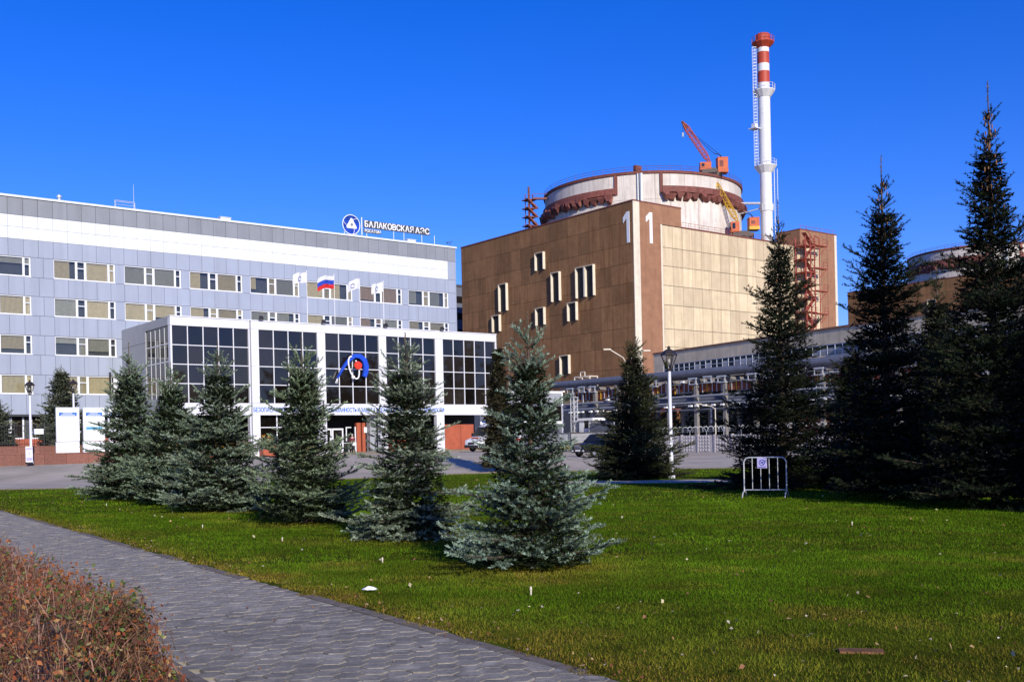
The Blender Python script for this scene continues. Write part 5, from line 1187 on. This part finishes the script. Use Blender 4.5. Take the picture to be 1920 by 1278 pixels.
be = [(0,1),(1,2),(2,3),(3,4),(4,5),(0,6),(6,7),(7,8),(8,9),(0,10),(10,11),(11,12),(12,13),(2,14),(14,15),(15,16),(16,17),(2,18),(18,19),(19,20),(20,21)]
body = skinned('body', bv, be, 'skin', t)
skinned('jacket', [(0,0,.93,.175,.135),(0,0,1.15,.155,.125),(0,0,1.39,.185,.13),(0,0,1.49,.08),(-.21,0,1.40,.078),(-.255,.02,1.12,.062),(-.225,-.055,.92,.05),(.21,0,1.40,.078),(.255,.02,1.12,.062),(.205,-.09,.95,.05)], [(0,1),(1,2),(2,3),(2,4),(4,5),(5,6),(2,7),(7,8),(8,9)], 'jacket', t)
skinned('trousers', [(0,0,.93,.16,.12),(-.09,0,.85,.105),(-.10,-.02,.48,.078),(-.10,.01,.10,.065),(.09,0,.85,.105),(.11,-.03,.48,.078),(.11,.02,.10,.065)], [(0,1),(1,2),(2,3),(0,4),(4,5),(5,6)], 'trousers', t)
part('hair', MB().lathe([(.001,1.80),(.06,1.79),(.095,1.74),(.105,1.66),(.09,1.60)], (0,.02,0), 14), 'hair', t, smooth=True)
part('bag', MB().chamfer(-.02,-.28,.62,.28,-.12,.92,.03), 'sign_white', t)
part('face', MB().ball((-.03,-.10,1.665),.010,6).ball((.03,-.10,1.665),.010,6).cbox((0,-.115,1.64),(.018,.03,.035)).cbox((0,-.105,1.60),(.04,.01,.008)), 'trousers', t)
for q in (17, 21):
    x, y, z = bv[q][:3]; mb = MB()
    for k, ln in enumerate((.065,.075,.072,.055)): mb.tube((x-.024+.016*k,y,z-.01),(x-.024+.016*k,y-.015,z-.01-ln*.6),.008,n=5).tube((x-.024+.016*k,y-.015,z-.01-ln*.6),(x-.024+.016*k,y-.004,z-.01-ln),.007,n=5)
    mb.tube((x+.03,y,z+.01),(x+.045,y-.03,z-.03),.009,n=5); part('hand', mb, 'skin', t)

# ---------------------------------------------------------------- small things on the lawn
for (x, y), h, lab in [((.17,11.38),.095,'white peg in the grass in front of the nearest blue spruce'), ((-1.86,14.8),.08,'pale peg in the grass below the second blue spruce'), ((6.2,19.26),.08,'short white peg alone on the open lawn at the right'), ((-4.08,18.5),.08,'pale peg in the grass below the third blue spruce'), ((-6.53,22.05),.08,'pale peg in the grass below the fourth blue spruce'), ((-12.39,32.0),.08,'pale peg in the grass below the farthest blue spruce')]:
    t = thing('garden_peg', lab, 'peg', (*W(x, y), 0), 0, 'pale pegs in the lawn')
    part('stake', MB().lathe([(.008,-.05),(.010,h*.7),(.001,h*.7)], n=8), 'peg', t); part('cap', MB().lathe([(.013,h*.6),(.014,h*.8),(.008,h),(.001,h)], n=8), 'peg', t)
mb = MB(); rr = random.Random(5)
for j in range(5):
    for i in range(9): mb.v.append((-.085+.021*i, -.035+.017*j+rr.gauss(0,.006), .012+.05*math.sin(PI*i/8)*math.sin(PI*j/4)*rr.uniform(.5,1.2)+.01*rr.random()))
for j in range(4):
    for i in range(8): mb.f.append((j*9+i, j*9+i+1, (j+1)*9+i+1, (j+1)*9+i))
tag(part('plastic_bag', mb, 'plastic', None, loc=(*W(-1.63, 11.77), .03), rot=(0,0,R(-30)), smooth=True), 'crumpled white plastic scrap lying in the grass near the path', 'litter')
t = thing('wooden_board', 'orange brown wooden board half sunk in the lawn at the lower right', 'board', (*W(2.62, 7.98), -.004), R(-46))
part('plank', MB().add([(-.17,-.045,-.02),(.17,-.045,-.02),(.17,.08,-.02),(-.17,.08,-.02),(-.165,-.04,.022),(.165,-.042,.017),(.168,.075,.024),(-.16,.078,.028)], [(0,3,2,1),(4,5,6,7),(0,1,5,4),(1,2,6,5),(2,3,7,6),(3,0,4,7)]), 'plank', t)
rg = np.random.default_rng(21); n = 620
Y = 6.5+40*rg.random(n)**2.2; X = (rg.random(n)*2-1)*(.52*Y); k = in_lawn(X, Y) | (rg.random(n) < .05); k &= (X*PN[0]+Y*PN[1] > N0); ue = 3+22*rg.random(420)**1.5; ne = N1+.03+np.abs(rg.normal(0, .22, 420))      # drifted along the path edge
ub = 5.6+20*rg.random(90)**1.4; nb_ = N0+.1+(N1-N0-.1)*rg.random(90)
X = np.concatenate([X[k], PD[0]*ue+PN[0]*ne, PD[0]*ub+PN[0]*nb_]); Y = np.concatenate([Y[k], PD[1]*ue+PN[1]*ne, PD[1]*ub+PN[1]*nb_]); n = len(X); drift = np.arange(n) >= k.sum()
P = np.stack([X*CA+Y*SA, -X*SA+Y*CA, .035+.03*rg.random(n)], 1); onp = (X*PN[0]+Y*PN[1]) < N1; P[onp, 2] = .012
t1 = rg.normal(size=(n,3))*np.array([1,1,.5]); t1 /= np.linalg.norm(t1,axis=1)[:,None]; t2 = np.cross(t1, rg.normal(size=(n,3))*np.array([.4,.4,1])+np.array([0,0,1])); t2 /= np.linalg.norm(t2,axis=1)[:,None]
l = ((.010+.018*rg.random(n)**1.7+.0005*Y)*np.where(drift, .62, 1))[:,None]; T = np.concatenate([np.stack([P-t1*l,P+t2*l*.7,P+t1*l],1), np.stack([P-t1*l,P+t1*l,P-t2*l*.7+np.array([0,0,.01])],1)])
cl = np.array([[.55,.48,.28],[.42,.28,.12],[.30,.14,.06],[.50,.44,.34]])[rg.integers(0,4,n)]*(.7+.5*rg.random((n,1))); cl[drift] *= np.array([.62, .48, .38])
o = link('fallen_leaves', tri_mesh('fallen_leaves', T, 'leaf_dry', np.concatenate([cl,cl]))); o['kind'] = 'stuff'

# a belt of trees across the road behind the viewpoint, seen in the hall's glass
rg = np.random.default_rng(3); n = 16000
A_ = 60+rg.random(n)*220; B_ = -66+rg.normal(0,5,n); top = 14+13*np.clip((A_-110)/90,0,1)+3*np.sin(A_*.23)+2*np.sin(A_*.71); Z_ = top*rg.random(n)**.8
p = np.stack([A_,B_,Z_],1); T = np.stack([p, p+rg.normal(size=(n,3))*1.2, p+rg.normal(size=(n,3))*1.2],1)
o = link('tree_belt', tri_mesh('tree_belt', T, 'wood_belt')); o['kind'] = 'stuff'
